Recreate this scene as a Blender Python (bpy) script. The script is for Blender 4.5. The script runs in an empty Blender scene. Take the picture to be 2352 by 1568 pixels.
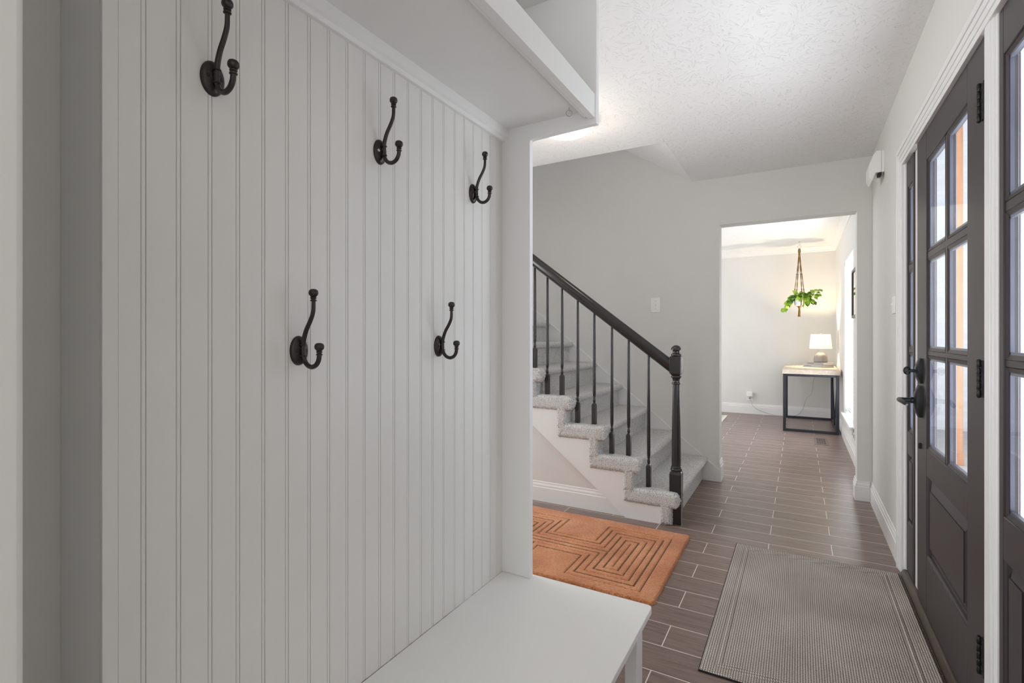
import bpy, bmesh, math, random
from mathutils import Vector, Matrix
random.seed(7)
SC = bpy.context.scene
COL = SC.collection
PI = math.pi
# ------------------------------------------------------------------ camera
cam_d = bpy.data.cameras.new('camera')
cam = bpy.data.objects.new('camera', cam_d)
COL.objects.link(cam)
cam.location = (0, 0, 1.17)
cam.rotation_euler = (PI / 2, 0, math.radians(29.714))
cam_d.sensor_width = 36
cam_d.lens = 1155.0 / 2352 * 36
cam_d.shift_y = -12.8 / 2352
cam_d.clip_start = 0.02
SC.camera = cam
# ------------------------------------------------------------------ view, world, lights
SC.view_settings.view_transform = 'Standard'
SC.view_settings.look = 'None'
SC.view_settings.exposure = 0.16
SC.view_settings.gamma = 1.0
SC.view_settings.use_curve_mapping = False
SC.cycles.max_bounces = 12
SC.cycles.diffuse_bounces = 7
SC.cycles.transparent_max_bounces = 24
SC.cycles.sample_clamp_indirect = 6.0
SC.cycles.caustics_reflective = False
SC.cycles.caustics_refractive = False
W = bpy.data.worlds.new('sky')
SC.world = W
W.use_nodes = True
bg = W.node_tree.nodes['Background']
bg.inputs[0].default_value = (0.88, 0.93, 1.0, 1)
bg.inputs[1].default_value = 1.35


def area(name, loc, rot, sx, sy, power, color=(0.97, 0.985, 1.0)):
    d = bpy.data.lights.new(name, 'AREA')
    d.shape = 'RECTANGLE'
    d.size = sx
    d.size_y = sy
    d.energy = power
    d.color = color
    o = bpy.data.objects.new(name, d)
    o.location = loc
    o.rotation_euler = rot
    COL.objects.link(o)
    return o


# added fill panels, set in openings of walls out of view
UP = math.radians(34)     # upward tilt of the fill panels, to brighten the ceilings
area('fill_living_side', (-1.3, -3.15, 1.35), (-PI / 2 - UP, 0, PI), 2.8, 1.9, 112)            # added fill from behind the camera, faces +Y
area('fill_hall_end', (-4.65, 2.3, 1.30), (0, -PI / 2 - UP, 0), 1.9, 1.4, 62)                   # added fill towards the entrance wall and door, faces +X
area('fill_dining_side', (-4.15, 6.4, 1.3), (0, -PI / 2 - UP * .6, 0), 2.0, 2.4, 66)                  # added fill to brighten the next room, faces +X
area('fill_stairwell', (-4.65, 3.85, 3.9), (0, -PI / 2, 0), 1.2, 0.8, 6)  # added fill that keeps the stairwell moderately lit


area('fill_porch_side', (3.0, 2.4, 1.25), (0, PI / 2, 0), 2.6, 6.0, 370, (0.95, 0.975, 1.0))       # added unseen fill through the door panes onto the beadboard, faces -X
area('daylight_side_window', (0.78, 6.3, 1.2), (0, PI / 2, 0), 1.9, 1.3, 75, (1.0, 1.0, 1.0))           # added panel behind the dining blind, stands in for its daylight
# added area light, stands in for assumed porch bounce through the panes onto ceiling
area('fill_assumed_bounce', (1.75, 2.4, -0.19), (PI, 0, 0), 2.0, 4.4, 340, (1.0, 0.985, 0.96))


# ------------------------------------------------------------------ materials
def new_mat(name):
    m = bpy.data.materials.new(name)
    m.use_nodes = True
    nt = m.node_tree
    b = nt.nodes['Principled BSDF']
    return m, nt, b


def N(nt, t, **kw):
    n = nt.nodes.new(t)
    for k, v in kw.items():
        setattr(n, k, v)
    return n


def L(nt, a, b):
    nt.links.new(a, b)


def coords(nt, scale=(1, 1, 1), loc=(0, 0, 0)):
    tc = N(nt, 'ShaderNodeTexCoord')
    mp = N(nt, 'ShaderNodeMapping')
    mp.inputs['Scale'].default_value = scale
    mp.inputs['Location'].default_value = loc
    L(nt, tc.outputs['Object'], mp.inputs['Vector'])
    return mp.outputs['Vector']


def noise(nt, vec, scale, detail=2, rough=0.5):
    n = N(nt, 'ShaderNodeTexNoise')
    n.inputs['Scale'].default_value = scale
    n.inputs['Detail'].default_value = detail
    n.inputs['Roughness'].default_value = rough
    if vec is not None:
        L(nt, vec, n.inputs['Vector'])
    return n


def ramp(nt, fac, stops):
    r = N(nt, 'ShaderNodeValToRGB')
    el = r.color_ramp.elements
    while len(el) > 1:
        el.remove(el[-1])
    el[0].position = stops[0][0]
    el[0].color = (*stops[0][1], 1)
    for p, c in stops[1:]:
        e = el.new(p)
        e.color = (*c, 1)
    L(nt, fac, r.inputs['Fac'])
    return r


def math_node(nt, op, a=None, b=None, c=None):
    n = N(nt, 'ShaderNodeMath', operation=op)
    for i, v in enumerate((a, b, c)):
        if v is None:
            continue
        if isinstance(v, (int, float)):
            n.inputs[i].default_value = v
        else:
            L(nt, v, n.inputs[i])
    return n.outputs[0]


def bump(nt, b, height, strength=0.3, dist=0.002):
    n = N(nt, 'ShaderNodeBump')
    n.inputs['Strength'].default_value = strength
    n.inputs['Distance'].default_value = dist
    L(nt, height, n.inputs['Height'])
    L(nt, n.outputs['Normal'], b.inputs['Normal'])
    return n


def paint(name, col, rough=0.5, var=0.03, nscale=60, bstr=0.12, bdist=0.001, metal=0.0, spec=0.5):
    """painted surface: slight mottling and a faint roller texture"""
    m, nt, b = new_mat(name)
    v = coords(nt)
    n1 = noise(nt, v, 3.0, 3)
    lo = tuple(max(0, c * (1 - var)) for c in col)
    hi = tuple(min(1, c * (1 + var)) for c in col)
    r = ramp(nt, n1.outputs['Fac'], [(0.3, lo), (0.7, hi)])
    L(nt, r.outputs['Color'], b.inputs['Base Color'])
    b.inputs['Roughness'].default_value = rough
    b.inputs['Metallic'].default_value = metal
    b.inputs['Specular IOR Level'].default_value = spec
    if bstr:
        n2 = noise(nt, v, nscale, 4)
        bump(nt, b, n2.outputs['Fac'], bstr, bdist)
    return m


M = {}
M['wall'] = paint('wall_paint', (0.70, 0.69, 0.665), 0.6, 0.012, 220, 0.10, 0.0008)
M['trim'] = paint('trim_paint', (0.80, 0.795, 0.785), 0.35, 0.01, 90, 0.0)
M['board'] = paint('beadboard_paint', (0.715, 0.70, 0.675), 0.42, 0.02, 140, 0.08, 0.0006)
M['white_wood'] = paint('white_wood_paint', (0.79, 0.785, 0.775), 0.38, 0.015, 110, 0.08, 0.0007)
M['bench_top'] = paint('bench_top_paint', (0.82, 0.815, 0.795), 0.4, 0.015, 80, 0.05, 0.0006)
M['plastic'] = paint('white_plastic', (0.82, 0.82, 0.80), 0.35, 0.005, 300, 0.02, 0.0002)
M['door'] = paint('brown_door_paint', (0.040, 0.031, 0.032), 0.42, 0.05, 500, 0.10, 0.0004, spec=0.38)
M['rail'] = paint('espresso_stain', (0.024, 0.021, 0.020), 0.2, 0.15, 90, 0.06, 0.0006)
M['bronze'] = paint('oil_rubbed_bronze', (0.040, 0.034, 0.031), 0.28, 0.15, 900, 0.04, 0.0002, metal=0.5)
M['black_metal'] = paint('black_hardware', (0.016, 0.016, 0.017), 0.4, 0.1, 400, 0.08, 0.0003, metal=0.4)
M['steel_dark'] = paint('dark_steel', (0.035, 0.037, 0.048), 0.38, 0.1, 300, 0.05, 0.0003, metal=0.5)
M['screw'] = paint('zinc_screw', (0.50, 0.49, 0.47), 0.35, 0.05, 300, 0.02, 0.0002, metal=0.8)
M['dark_hole'] = paint('dark_recess', (0.01, 0.01, 0.01), 0.7, 0.05, 100, 0.0)
M['sill'] = paint('bronze_sill', (0.085, 0.065, 0.05), 0.4, 0.15, 120, 0.06, 0.0006, metal=0.3)
M['spacer'] = paint('glass_spacer', (0.11, 0.12, 0.16), 0.35, 0.2, 200, 0.05, 0.0004, metal=0.6)


def ceiling_mat():
    m, nt, b = new_mat('ceiling_stomp_texture')
    b.inputs['Roughness'].default_value = 0.7
    b.inputs['Base Color'].default_value = (0.86, 0.86, 0.855, 1)
    tc0 = coords(nt)
    wob = noise(nt, tc0, 9.0, 1)
    wadd = N(nt, 'ShaderNodeVectorMath', operation='MULTIPLY_ADD')
    L(nt, wob.outputs['Color'], wadd.inputs[0])
    wadd.inputs[1].default_value = (0.07, 0.07, 0)
    L(nt, tc0, wadd.inputs[2])
    v = wadd.outputs[0]
    hs = []
    for k, (sc, off) in enumerate(((6.0, 0.0), (5.1, 3.7))):
        ad = N(nt, 'ShaderNodeVectorMath', operation='ADD')
        ad.inputs[1].default_value = (off, off * 1.3, 0)
        L(nt, v, ad.inputs[0])
        vo = N(nt, 'ShaderNodeTexVoronoi', voronoi_dimensions='2D', feature='F1')
        vo.inputs['Scale'].default_value = sc
        L(nt, ad.outputs[0], vo.inputs['Vector'])
        sub = N(nt, 'ShaderNodeVectorMath', operation='SUBTRACT')
        L(nt, ad.outputs[0], sub.inputs[0])
        L(nt, vo.outputs['Position'], sub.inputs[1])
        flat = N(nt, 'ShaderNodeVectorMath', operation='MULTIPLY')
        flat.inputs[1].default_value = (1, 1, 0)
        L(nt, sub.outputs[0], flat.inputs[0])
        nrm = N(nt, 'ShaderNodeVectorMath', operation='NORMALIZE')
        L(nt, flat.outputs[0], nrm.inputs[0])
        ln = N(nt, 'ShaderNodeVectorMath', operation='LENGTH')
        L(nt, flat.outputs[0], ln.inputs[0])
        scl = N(nt, 'ShaderNodeVectorMath', operation='SCALE')
        scl.inputs['Scale'].default_value = 5.5
        L(nt, nrm.outputs[0], scl.inputs[0])
        sep = N(nt, 'ShaderNodeSeparateXYZ')
        L(nt, scl.outputs[0], sep.inputs[0])
        sc2 = N(nt, 'ShaderNodeSeparateColor')
        L(nt, vo.outputs['Color'], sc2.inputs[0])
        rr = math_node(nt, 'MULTIPLY_ADD', sc2.outputs[0], 40.0, math_node(nt, 'MULTIPLY', ln.outputs['Value'], 15.0))
        cmb = N(nt, 'ShaderNodeCombineXYZ')
        L(nt, sep.outputs[0], cmb.inputs[0])
        L(nt, sep.outputs[1], cmb.inputs[1])
        L(nt, rr, cmb.inputs[2])
        nz = noise(nt, cmb.outputs[0], 1.6, 1, 0.4)
        nz.inputs['Distortion'].default_value = 0.5
        r = ramp(nt, nz.outputs['Fac'], [(0.65, (0, 0, 0)), (0.685, (1, 1, 1)), (0.70, (1, 1, 1)), (0.74, (0.0, 0.0, 0.0))])
        hs.append(r.outputs['Color'])
    mx = N(nt, 'ShaderNodeMix', data_type='RGBA', blend_type='LIGHTEN')
    mx.inputs[0].default_value = 1.0
    L(nt, hs[0], mx.inputs[6])
    L(nt, hs[1], mx.inputs[7])
    bump(nt, b, mx.outputs[2], 0.6, 0.0030)
    return m


M['ceiling'] = ceiling_mat()


def floor_mat():
    m, nt, b = new_mat('wood_look_plank_tile')
    v = coords(nt, loc=(0.147, -3.175, 0))
    br = N(nt, 'ShaderNodeTexBrick')
    br.offset = 0.5
    br.offset_frequency = 2
    br.inputs['Scale'].default_value = 1.0
    br.inputs['Brick Width'].default_value = 0.606
    br.inputs['Row Height'].default_value = 0.156
    br.inputs['Mortar Size'].default_value = 0.0019
    br.inputs['Mortar Smooth'].default_value = 0.1
    br.inputs['Bias'].default_value = 0.0
    br.inputs['Color1'].default_value = (0.0, 0.0, 0.0, 1)
    br.inputs['Color2'].default_value = (1.0, 1.0, 1.0, 1)
    br.inputs['Mortar'].default_value = (0.5, 0.5, 0.5, 1)
    L(nt, v, br.inputs['Vector'])
    # grain along X, shifted plank by plank
    mp = N(nt, 'ShaderNodeMapping')
    mp.inputs['Scale'].default_value = (5, 70, 1)
    tc = N(nt, 'ShaderNodeTexCoord')
    L(nt, tc.outputs['Object'], mp.inputs['Vector'])
    add = N(nt, 'ShaderNodeVectorMath', operation='MULTIPLY_ADD')
    add.inputs[1].default_value = (17, 9, 31)
    L(nt, br.outputs['Color'], add.inputs[0])
    L(nt, mp.outputs[0], add.inputs[2])
    g = noise(nt, add.outputs[0], 1.0, 6, 0.62)
    g.inputs['Distortion'].default_value = 0.6
    gr = ramp(nt, g.outputs['Fac'], [(0.30, (0.142, 0.097, 0.080)), (0.5, (0.215, 0.156, 0.133)), (0.75, (0.270, 0.204, 0.178))])
    tone = N(nt, 'ShaderNodeMix', data_type='RGBA', blend_type='MULTIPLY')
    tone.inputs[0].default_value = 1.0
    tr = ramp(nt, br.outputs['Color'], [(0.0, (0.92, 0.90, 0.90)), (1.0, (1.08, 1.06, 1.05))])
    L(nt, gr.outputs['Color'], tone.inputs[6])
    L(nt, tr.outputs['Color'], tone.inputs[7])
    mix = N(nt, 'ShaderNodeMix', data_type='RGBA')
    L(nt, br.outputs['Fac'], mix.inputs[0])
    L(nt, tone.outputs[2], mix.inputs[6])
    mix.inputs[7].default_value = (0.78, 0.70, 0.66, 1)
    L(nt, mix.outputs[2], b.inputs['Base Color'])
    rr = ramp(nt, g.outputs['Fac'], [(0.3, (0.36, 0.36, 0.36)), (0.8, (0.24, 0.24, 0.24))])
    L(nt, rr.outputs['Color'], b.inputs['Roughness'])
    h = math_node(nt, 'SUBTRACT', math_node(nt, 'MULTIPLY', g.outputs['Fac'], 0.25), br.outputs['Fac'])
    bump(nt, b, h, 0.35, 0.0012)
    return m


M['floor'] = floor_mat()


def carpet_mat():
    m, nt, b = new_mat('grey_beige_carpet')
    v = coords(nt)
    n1 = noise(nt, v, 270, 2, 0.55)
    r = ramp(nt, n1.outputs['Fac'], [(0.33, (0.08, 0.072, 0.066)), (0.395, (0.37, 0.352, 0.335)), (0.49, (0.63, 0.615, 0.595)), (0.62, (0.80, 0.795, 0.785))])
    L(nt, r.outputs['Color'], b.inputs['Base Color'])
    b.inputs['Roughness'].default_value = 0.95
    b.inputs['Specular IOR Level'].default_value = 0.1
    b.inputs['Sheen Weight'].default_value = 0.3
    n2 = noise(nt, v, 260, 2, 0.6)
    bump(nt, b, n2.outputs['Fac'], 0.8, 0.004)
    return m


M['carpet'] = carpet_mat()


def orange_mat(groove=False):
    m, nt, b = new_mat('carved_line_wool' if groove else 'terracotta_wool')
    v = coords(nt, (60, 260, 1))
    n1 = noise(nt, v, 1.0, 4, 0.65)
    v2 = coords(nt)
    n2 = noise(nt, v2, 5.0, 3)
    n3 = noise(nt, v2, 420, 2)
    if groove:
        r = ramp(nt, n3.outputs['Fac'], [(0.35, (0.13, 0.065, 0.02)), (0.65, (0.26, 0.135, 0.045))])
    else:
        s = math_node(nt, 'ADD', math_node(nt, 'MULTIPLY', n1.outputs['Fac'], 0.6), math_node(nt, 'MULTIPLY', n2.outputs['Fac'], 0.4))
        r = ramp(nt, s, [(0.36, (0.42, 0.140, 0.058)), (0.5, (0.60, 0.235, 0.100)), (0.64, (0.76, 0.37, 0.19))])
    L(nt, r.outputs['Color'], b.inputs['Base Color'])
    b.inputs['Roughness'].default_value = 0.95
    b.inputs['Specular IOR Level'].default_value = 0.1
    b.inputs['Sheen Weight'].default_value = 0.25
    bump(nt, b, n3.outputs['Fac'], 0.6, 0.003)
    return m


M['orange'] = orange_mat()
M['orange_line'] = orange_mat(True)


def mat_weave():
    m, nt, b = new_mat('woven_taupe_mat')
    tc = N(nt, 'ShaderNodeTexCoord')
    sep = N(nt, 'ShaderNodeSeparateXYZ')
    L(nt, tc.outputs['Object'], sep.inputs[0])
    x, y = sep.outputs[0], sep.outputs[1]
    # cords run along Y, 9 mm apart, each wrapped by slanting stitches
    cord = math_node(nt, 'ABSOLUTE', math_node(nt, 'SINE', math_node(nt, 'MULTIPLY', x, PI / 0.0080)))
    cell = math_node(nt, 'FLOOR', math_node(nt, 'MULTIPLY', x, 1 / 0.0080))
    sh = math_node(nt, 'MULTIPLY_ADD', math_node(nt, 'MODULO', cell, 2.0), 0.0042, math_node(nt, 'MULTIPLY_ADD', x, 0.5, y))
    st = math_node(nt, 'ABSOLUTE', math_node(nt, 'SINE', math_node(nt, 'MULTIPLY', sh, PI / 0.0095)))
    hh = math_node(nt, 'MULTIPLY', math_node(nt, 'POWER', cord, 0.6), math_node(nt, 'POWER', st, 0.5))
    n1 = noise(nt, coords(nt, (1, 1, 1)), 240, 2)
    n2 = noise(nt, coords(nt, (1, 1, 1)), 3.2, 2)
    hv = math_node(nt, 'ADD', math_node(nt, 'MULTIPLY', hh, 0.8), math_node(nt, 'MULTIPLY', n1.outputs['Fac'], 0.25))
    r = ramp(nt, hv, [(0.14, (0.048, 0.040, 0.035)), (0.42, (0.30, 0.26, 0.232)), (0.80, (0.68, 0.63, 0.585))])
    mul = N(nt, 'ShaderNodeMix', data_type='RGBA', blend_type='MULTIPLY')
    mul.inputs[0].default_value = 1.0
    L(nt, r.outputs['Color'], mul.inputs[6])
    w = ramp(nt, n2.outputs['Fac'], [(0.35, (0.86, 0.84, 0.80)), (0.65, (1.05, 1.05, 1.05))])
    L(nt, w.outputs['Color'], mul.inputs[7])
    L(nt, mul.outputs[2], b.inputs['Base Color'])
    b.inputs['Roughness'].default_value = 0.72
    b.inputs['Specular IOR Level'].default_value = 0.35
    bump(nt, b, hv, 0.8, 0.003)
    return m


M['weave'] = mat_weave()


def glass_mat(name, tint=(0.93, 0.96, 1.0)):
    m, nt, b = new_mat(name)
    nt.nodes.remove(b)
    out = nt.nodes['Material Output']
    lw = N(nt, 'ShaderNodeLayerWeight')
    lw.inputs['Blend'].default_value = 0.5
    fac = math_node(nt, 'MULTIPLY_ADD', math_node(nt, 'POWER', lw.outputs['Facing'], 5.0), 0.45, 0.025)
    tr = N(nt, 'ShaderNodeBsdfTransparent')
    tr.inputs['Color'].default_value = (*tint, 1)
    gl = N(nt, 'ShaderNodeBsdfGlossy')
    gl.inputs['Roughness'].default_value = 0.01
    gl.inputs['Color'].default_value = (0.9, 0.93, 1, 1)
    mx = N(nt, 'ShaderNodeMixShader')
    L(nt, fac, mx.inputs[0])
    L(nt, tr.outputs[0], mx.inputs[1])
    L(nt, gl.outputs[0], mx.inputs[2])
    L(nt, mx.outputs[0], out.inputs['Surface'])
    return m


M['glass'] = glass_mat('door_glass')


def translucent(name, col, trans, emit=None, estr=0.0):
    m, nt, b = new_mat(name)
    nt.nodes.remove(b)
    out = nt.nodes['Material Output']
    df = N(nt, 'ShaderNodeBsdfDiffuse')
    df.inputs['Color'].default_value = (*col, 1)
    tl = N(nt, 'ShaderNodeBsdfTranslucent')
    tl.inputs['Color'].default_value = (*col, 1)
    v = coords(nt, (300, 300, 300))
    nz = noise(nt, v, 1.0, 2)
    bm_ = N(nt, 'ShaderNodeBump')
    bm_.inputs['Strength'].default_value = 0.1
    L(nt, nz.outputs['Fac'], bm_.inputs['Height'])
    L(nt, bm_.outputs[0], df.inputs['Normal'])
    mx = N(nt, 'ShaderNodeMixShader')
    mx.inputs[0].default_value = trans
    L(nt, df.outputs[0], mx.inputs[1])
    L(nt, tl.outputs[0], mx.inputs[2])
    last = mx.outputs[0]
    if emit:
        em = N(nt, 'ShaderNodeEmission')
        em.inputs['Color'].default_value = (*emit, 1)
        em.inputs['Strength'].default_value = estr
        ad = N(nt, 'ShaderNodeAddShader')
        L(nt, last, ad.inputs[0])
        L(nt, em.outputs[0], ad.inputs[1])
        last = ad.outputs[0]
    L(nt, last, out.inputs['Surface'])
    return m


M['blind'] = translucent('blind_vinyl', (0.95, 0.95, 0.95), 0.85)
M['shade'] = translucent('linen_lamp_shade', (0.97, 0.95, 0.91), 0.6)
M['dome'] = translucent('lit_opal_glass', (0.9, 0.88, 0.84), 0.5, (1.0, 0.90, 0.74), 1.6)
M['bulb'] = translucent('lit_bulb', (0.9, 0.9, 0.9), 0.5, (1.0, 0.82, 0.55), 8.0)


def wood_mat(name, a, c, scale=(2, 40, 40), rough=0.45):
    m, nt, b = new_mat(name)
    v = coords(nt, scale)
    g = noise(nt, v, 1.0, 5, 0.6)
    r = ramp(nt, g.outputs['Fac'], [(0.3, a), (0.7, c)])
    L(nt, r.outputs['Color'], b.inputs['Base Color'])
    b.inputs['Roughness'].default_value = rough
    bump(nt, b, g.outputs['Fac'], 0.15, 0.001)
    return m


M['oak'] = wood_mat('pale_oak', (0.50, 0.41, 0.32), (0.66, 0.57, 0.47), (30, 3, 30))
M['post'] = wood_mat('orange_stained_wood', (0.42, 0.17, 0.06), (0.54, 0.25, 0.11), (40, 40, 3), 0.5)
M['jute'] = paint('jute_cord', (0.27, 0.17, 0.075), 0.9, 0.25, 400, 0.6, 0.003, spec=0.1)
M['pot'] = paint('white_glazed_pot', (0.80, 0.80, 0.86), 0.3, 0.01, 200, 0.02, 0.0003)
M['ceramic'] = paint('grey_ceramic', (0.24, 0.225, 0.205), 0.35, 0.18, 60, 0.1, 0.0008)
M['book_grey'] = paint('book_cover_grey', (0.30, 0.30, 0.30), 0.6, 0.03, 300, 0.05, 0.0003)
M['book_pale'] = paint('book_cover_pale', (0.40, 0.40, 0.40), 0.6, 0.03, 300, 0.05, 0.0003)
M['paper'] = paint('book_pages', (0.80, 0.78, 0.73), 0.8, 0.04, 900, 0.2, 0.0004)
M['ink'] = paint('spine_ink', (0.10, 0.10, 0.10), 0.6, 0.05, 200, 0.0)
M['wire'] = paint('clear_grey_cord', (0.42, 0.41, 0.39), 0.4, 0.05, 300, 0.02, 0.0003)
M['mirror'] = paint('mirror_silver', (0.92, 0.93, 0.92), 0.02, 0.0, 10, 0.0, metal=1.0)
M['mirror_frame'] = paint('mirror_frame_brown', (0.13, 0.105, 0.10), 0.4, 0.1, 120, 0.05, 0.0005)
M['vent_metal'] = paint('vent_taupe_metal', (0.20, 0.165, 0.14), 0.4, 0.05, 200, 0.04, 0.0004, metal=0.3)
M['rug_pale'] = paint('pale_area_rug', (0.55, 0.56, 0.52), 0.95, 0.12, 30, 0.5, 0.003, spec=0.1)
M['rug_edge'] = paint('pale_rug_binding', (0.72, 0.69, 0.60), 0.95, 0.05, 200, 0.4, 0.002, spec=0.1)
M['rubber'] = paint('black_rubber_backing', (0.014, 0.013, 0.013), 0.7, 0.1, 300, 0.1, 0.0005)
M['concrete'] = paint('porch_concrete', (0.42, 0.41, 0.39), 0.8, 0.08, 40, 0.3, 0.002)
M['siding'] = paint('porch_siding', (0.55, 0.58, 0.66), 0.6, 0.03, 50, 0.1, 0.001)
M['lawn'] = paint('lawn_green', (0.18, 0.26, 0.09), 0.9, 0.3, 20, 0.5, 0.02, spec=0.1)


def leaf_mat():
    m, nt, b = new_mat('pothos_leaf')
    g = N(nt, 'ShaderNodeNewGeometry')
    r = ramp(nt, g.outputs['Random Per Island'], [(0.0, (0.03, 0.10, 0.025)), (0.25, (0.10, 0.26, 0.02)), (0.6, (0.27, 0.46, 0.03)), (1.0, (0.42, 0.60, 0.08))])
    L(nt, r.outputs['Color'], b.inputs['Base Color'])
    b.inputs['Roughness'].default_value = 0.4
    b.inputs['Subsurface Weight'].default_value = 0.0
    v = coords(nt)
    n1 = noise(nt, v, 80, 2)
    bump(nt, b, n1.outputs['Fac'], 0.15, 0.001)
    return m


M['leaf'] = leaf_mat()


def white_brick():
    m, nt, b = new_mat('white_painted_brick')
    v = coords(nt)
    sep = N(nt, 'ShaderNodeSeparateXYZ')
    L(nt, v, sep.inputs[0])
    cmb = N(nt, 'ShaderNodeCombineXYZ')
    L(nt, math_node(nt, 'ADD', sep.outputs[0], sep.outputs[1]), cmb.inputs[0])
    L(nt, sep.outputs[2], cmb.inputs[1])
    br = N(nt, 'ShaderNodeTexBrick')
    br.inputs['Scale'].default_value = 1.0
    br.inputs['Brick Width'].default_value = 0.22
    br.inputs['Row Height'].default_value = 0.075
    br.inputs['Mortar Size'].default_value = 0.006
    br.inputs['Color1'].default_value = (0.80, 0.79, 0.78, 1)
    br.inputs['Color2'].default_value = (0.72, 0.71, 0.70, 1)
    br.inputs['Mortar'].default_value = (0.71, 0.71, 0.715, 1)
    L(nt, cmb.outputs[0], br.inputs['Vector'])
    L(nt, br.outputs['Color'], b.inputs['Base Color'])
    b.inputs['Roughness'].default_value = 0.7
    bump(nt, b, br.outputs['Fac'], -0.3, 0.003)
    return m


M['brick'] = white_brick()


# ------------------------------------------------------------------ mesh collector
class MB:
    def __init__(s):
        s.v = []
        s.f = []
        s.mi = []

    def add(s, vs, fs, mi=0):
        o = len(s.v)
        s.v += [tuple(p) for p in vs]
        for f in fs:
            s.f.append([i + o for i in f])
            s.mi.append(mi)
        return s

    def box(s, x0, x1, y0, y1, z0, z1, mi=0):
        if x0 > x1: x0, x1 = x1, x0
        if y0 > y1: y0, y1 = y1, y0
        if z0 > z1: z0, z1 = z1, z0
        vs = [(x0, y0, z0), (x1, y0, z0), (x1, y1, z0), (x0, y1, z0), (x0, y0, z1), (x1, y0, z1), (x1, y1, z1), (x0, y1, z1)]
        return s.add(vs, [(0, 3, 2, 1), (4, 5, 6, 7), (0, 1, 5, 4), (1, 2, 6, 5), (2, 3, 7, 6), (3, 0, 4, 7)], mi)

    def prism(s, poly, axis, a, b, mi=0):
        """poly: 2D points; axis 'x': poly=(y,z); 'y': poly=(x,z); 'z': poly=(x,y); extruded from a to b"""
        def P(p, t):
            return {'x': (t, p[0], p[1]), 'y': (p[0], t, p[1]), 'z': (p[0], p[1], t)}[axis]
        n = len(poly)
        vs = [P(p, a) for p in poly] + [P(p, b) for p in poly]
        ar = sum(poly[i][0] * poly[(i + 1) % n][1] - poly[(i + 1) % n][0] * poly[i][1] for i in range(n))
        flip = (ar > 0) != (b > a)
        if axis == 'y':
            flip = not flip
        c0, c1 = list(range(n - 1, -1, -1)), list(range(n, 2 * n))
        sd = [(i, (i + 1) % n, n + (i + 1) % n, n + i) for i in range(n)]
        fs = [c0, c1] + sd
        if flip:
            fs = [list(reversed(f)) for f in fs]
        return s.add(vs, fs, mi)

    def lathe(s, prof, cx=0, cy=0, seg=24, mi=0, cap=True):
        """prof: (radius, z) from bottom to top about the vertical through cx, cy"""
        vs, fs = [], []
        for r, z in prof:
            for k in range(seg):
                a = 2 * PI * k / seg
                vs.append((cx + r * math.cos(a), cy + r * math.sin(a), z))
        n = len(prof)
        for j in range(n - 1):
            for k in range(seg):
                k2 = (k + 1) % seg
                fs.append((j * seg + k, j * seg + k2, (j + 1) * seg + k2, (j + 1) * seg + k))
        if cap:
            fs.append(tuple(range(seg - 1, -1, -1)))
            fs.append(tuple(range((n - 1) * seg, n * seg)))
        return s.add(vs, fs, mi)

    def tube(s, pts, rad, seg=12, mi=0, cap=True):
        pts = [Vector(p) for p in pts]
        n = len(pts)
        rs = rad if isinstance(rad, (list, tuple)) else [rad] * n
        vs, fs = [], []
        prev = None
        for i, p in enumerate(pts):
            t = (pts[min(i + 1, n - 1)] - pts[max(i - 1, 0)]).normalized()
            if prev is None:
                u = t.orthogonal().normalized()
            else:
                u = (prev - t * prev.dot(t)).normalized()
            prev = u
            w = t.cross(u)
            for k in range(seg):
                a = 2 * PI * k / seg
                vs.append(p + (u * math.cos(a) + w * math.sin(a)) * rs[i])
        for i in range(n - 1):
            for k in range(seg):
                k2 = (k + 1) % seg
                fs.append((i * seg + k, i * seg + k2, (i + 1) * seg + k2, (i + 1) * seg + k))
        if cap:
            fs.append(tuple(range(seg - 1, -1, -1)))
            fs.append(tuple(range((n - 1) * seg, n * seg)))
        return s.add(vs, fs, mi)

    def ball(s, c, r, seg=20, rings=12, sz=1.0, mi=0):
        prof = []
        for j in range(rings + 1):
            a = -PI / 2 + PI * j / rings
            prof.append((max(1e-5, r * math.cos(a)), c[2] + r * sz * math.sin(a)))
        return s.lathe(prof, c[0], c[1], seg, mi)


ORIGIN = {}


def root(name, loc, label, cat, group=None, kind=None):
    o = bpy.data.objects.new(name, None)
    o.location = loc
    o.empty_display_size = 0.05
    COL.objects.link(o)
    ORIGIN[o.name] = Vector(loc)
    o['label'] = label
    o['category'] = cat
    if group: o['group'] = group
    if kind: o['kind'] = kind
    return o


def build(name, mb, mats, parent=None, smooth=None, bevel=0, label=None, cat=None, group=None, kind=None, segs=2):
    """link the collected mesh (world coordinates) as one object"""
    off = ORIGIN[parent.name] if parent else Vector((0, 0, 0))
    me = bpy.data.meshes.new(name)
    me.from_pydata([tuple(Vector(p) - off) for p in mb.v], [], mb.f)
    if not isinstance(mats, (list, tuple)):
        mats = [mats]
    for m in mats:
        me.materials.append(m)
    me.polygons.foreach_set('material_index', mb.mi)
    me.update()
    if smooth is not None:
        me.shade_smooth()
        me.set_sharp_from_angle(angle=math.radians(smooth))
    o = bpy.data.objects.new(name, me)
    COL.objects.link(o)
    if parent:
        o.parent = parent
        ORIGIN[o.name] = ORIGIN[parent.name]
    if bevel:
        bv = o.modifiers.new('bevel', 'BEVEL')
        bv.width = bevel
        bv.segments = segs
        bv.limit_method = 'ANGLE'
        bv.angle_limit = math.radians(40)
        if smooth is None:
            me.shade_smooth()
            me.set_sharp_from_angle(angle=math.radians(30))
    if label: o['label'] = label
    if cat: o['category'] = cat
    if group: o['group'] = group
    if kind: o['kind'] = kind
    return o


def struct(name, mb, mat, label, cat, **kw):
    return build(name, mb, mat, label=label, cat=cat, kind='structure', **kw)


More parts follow.
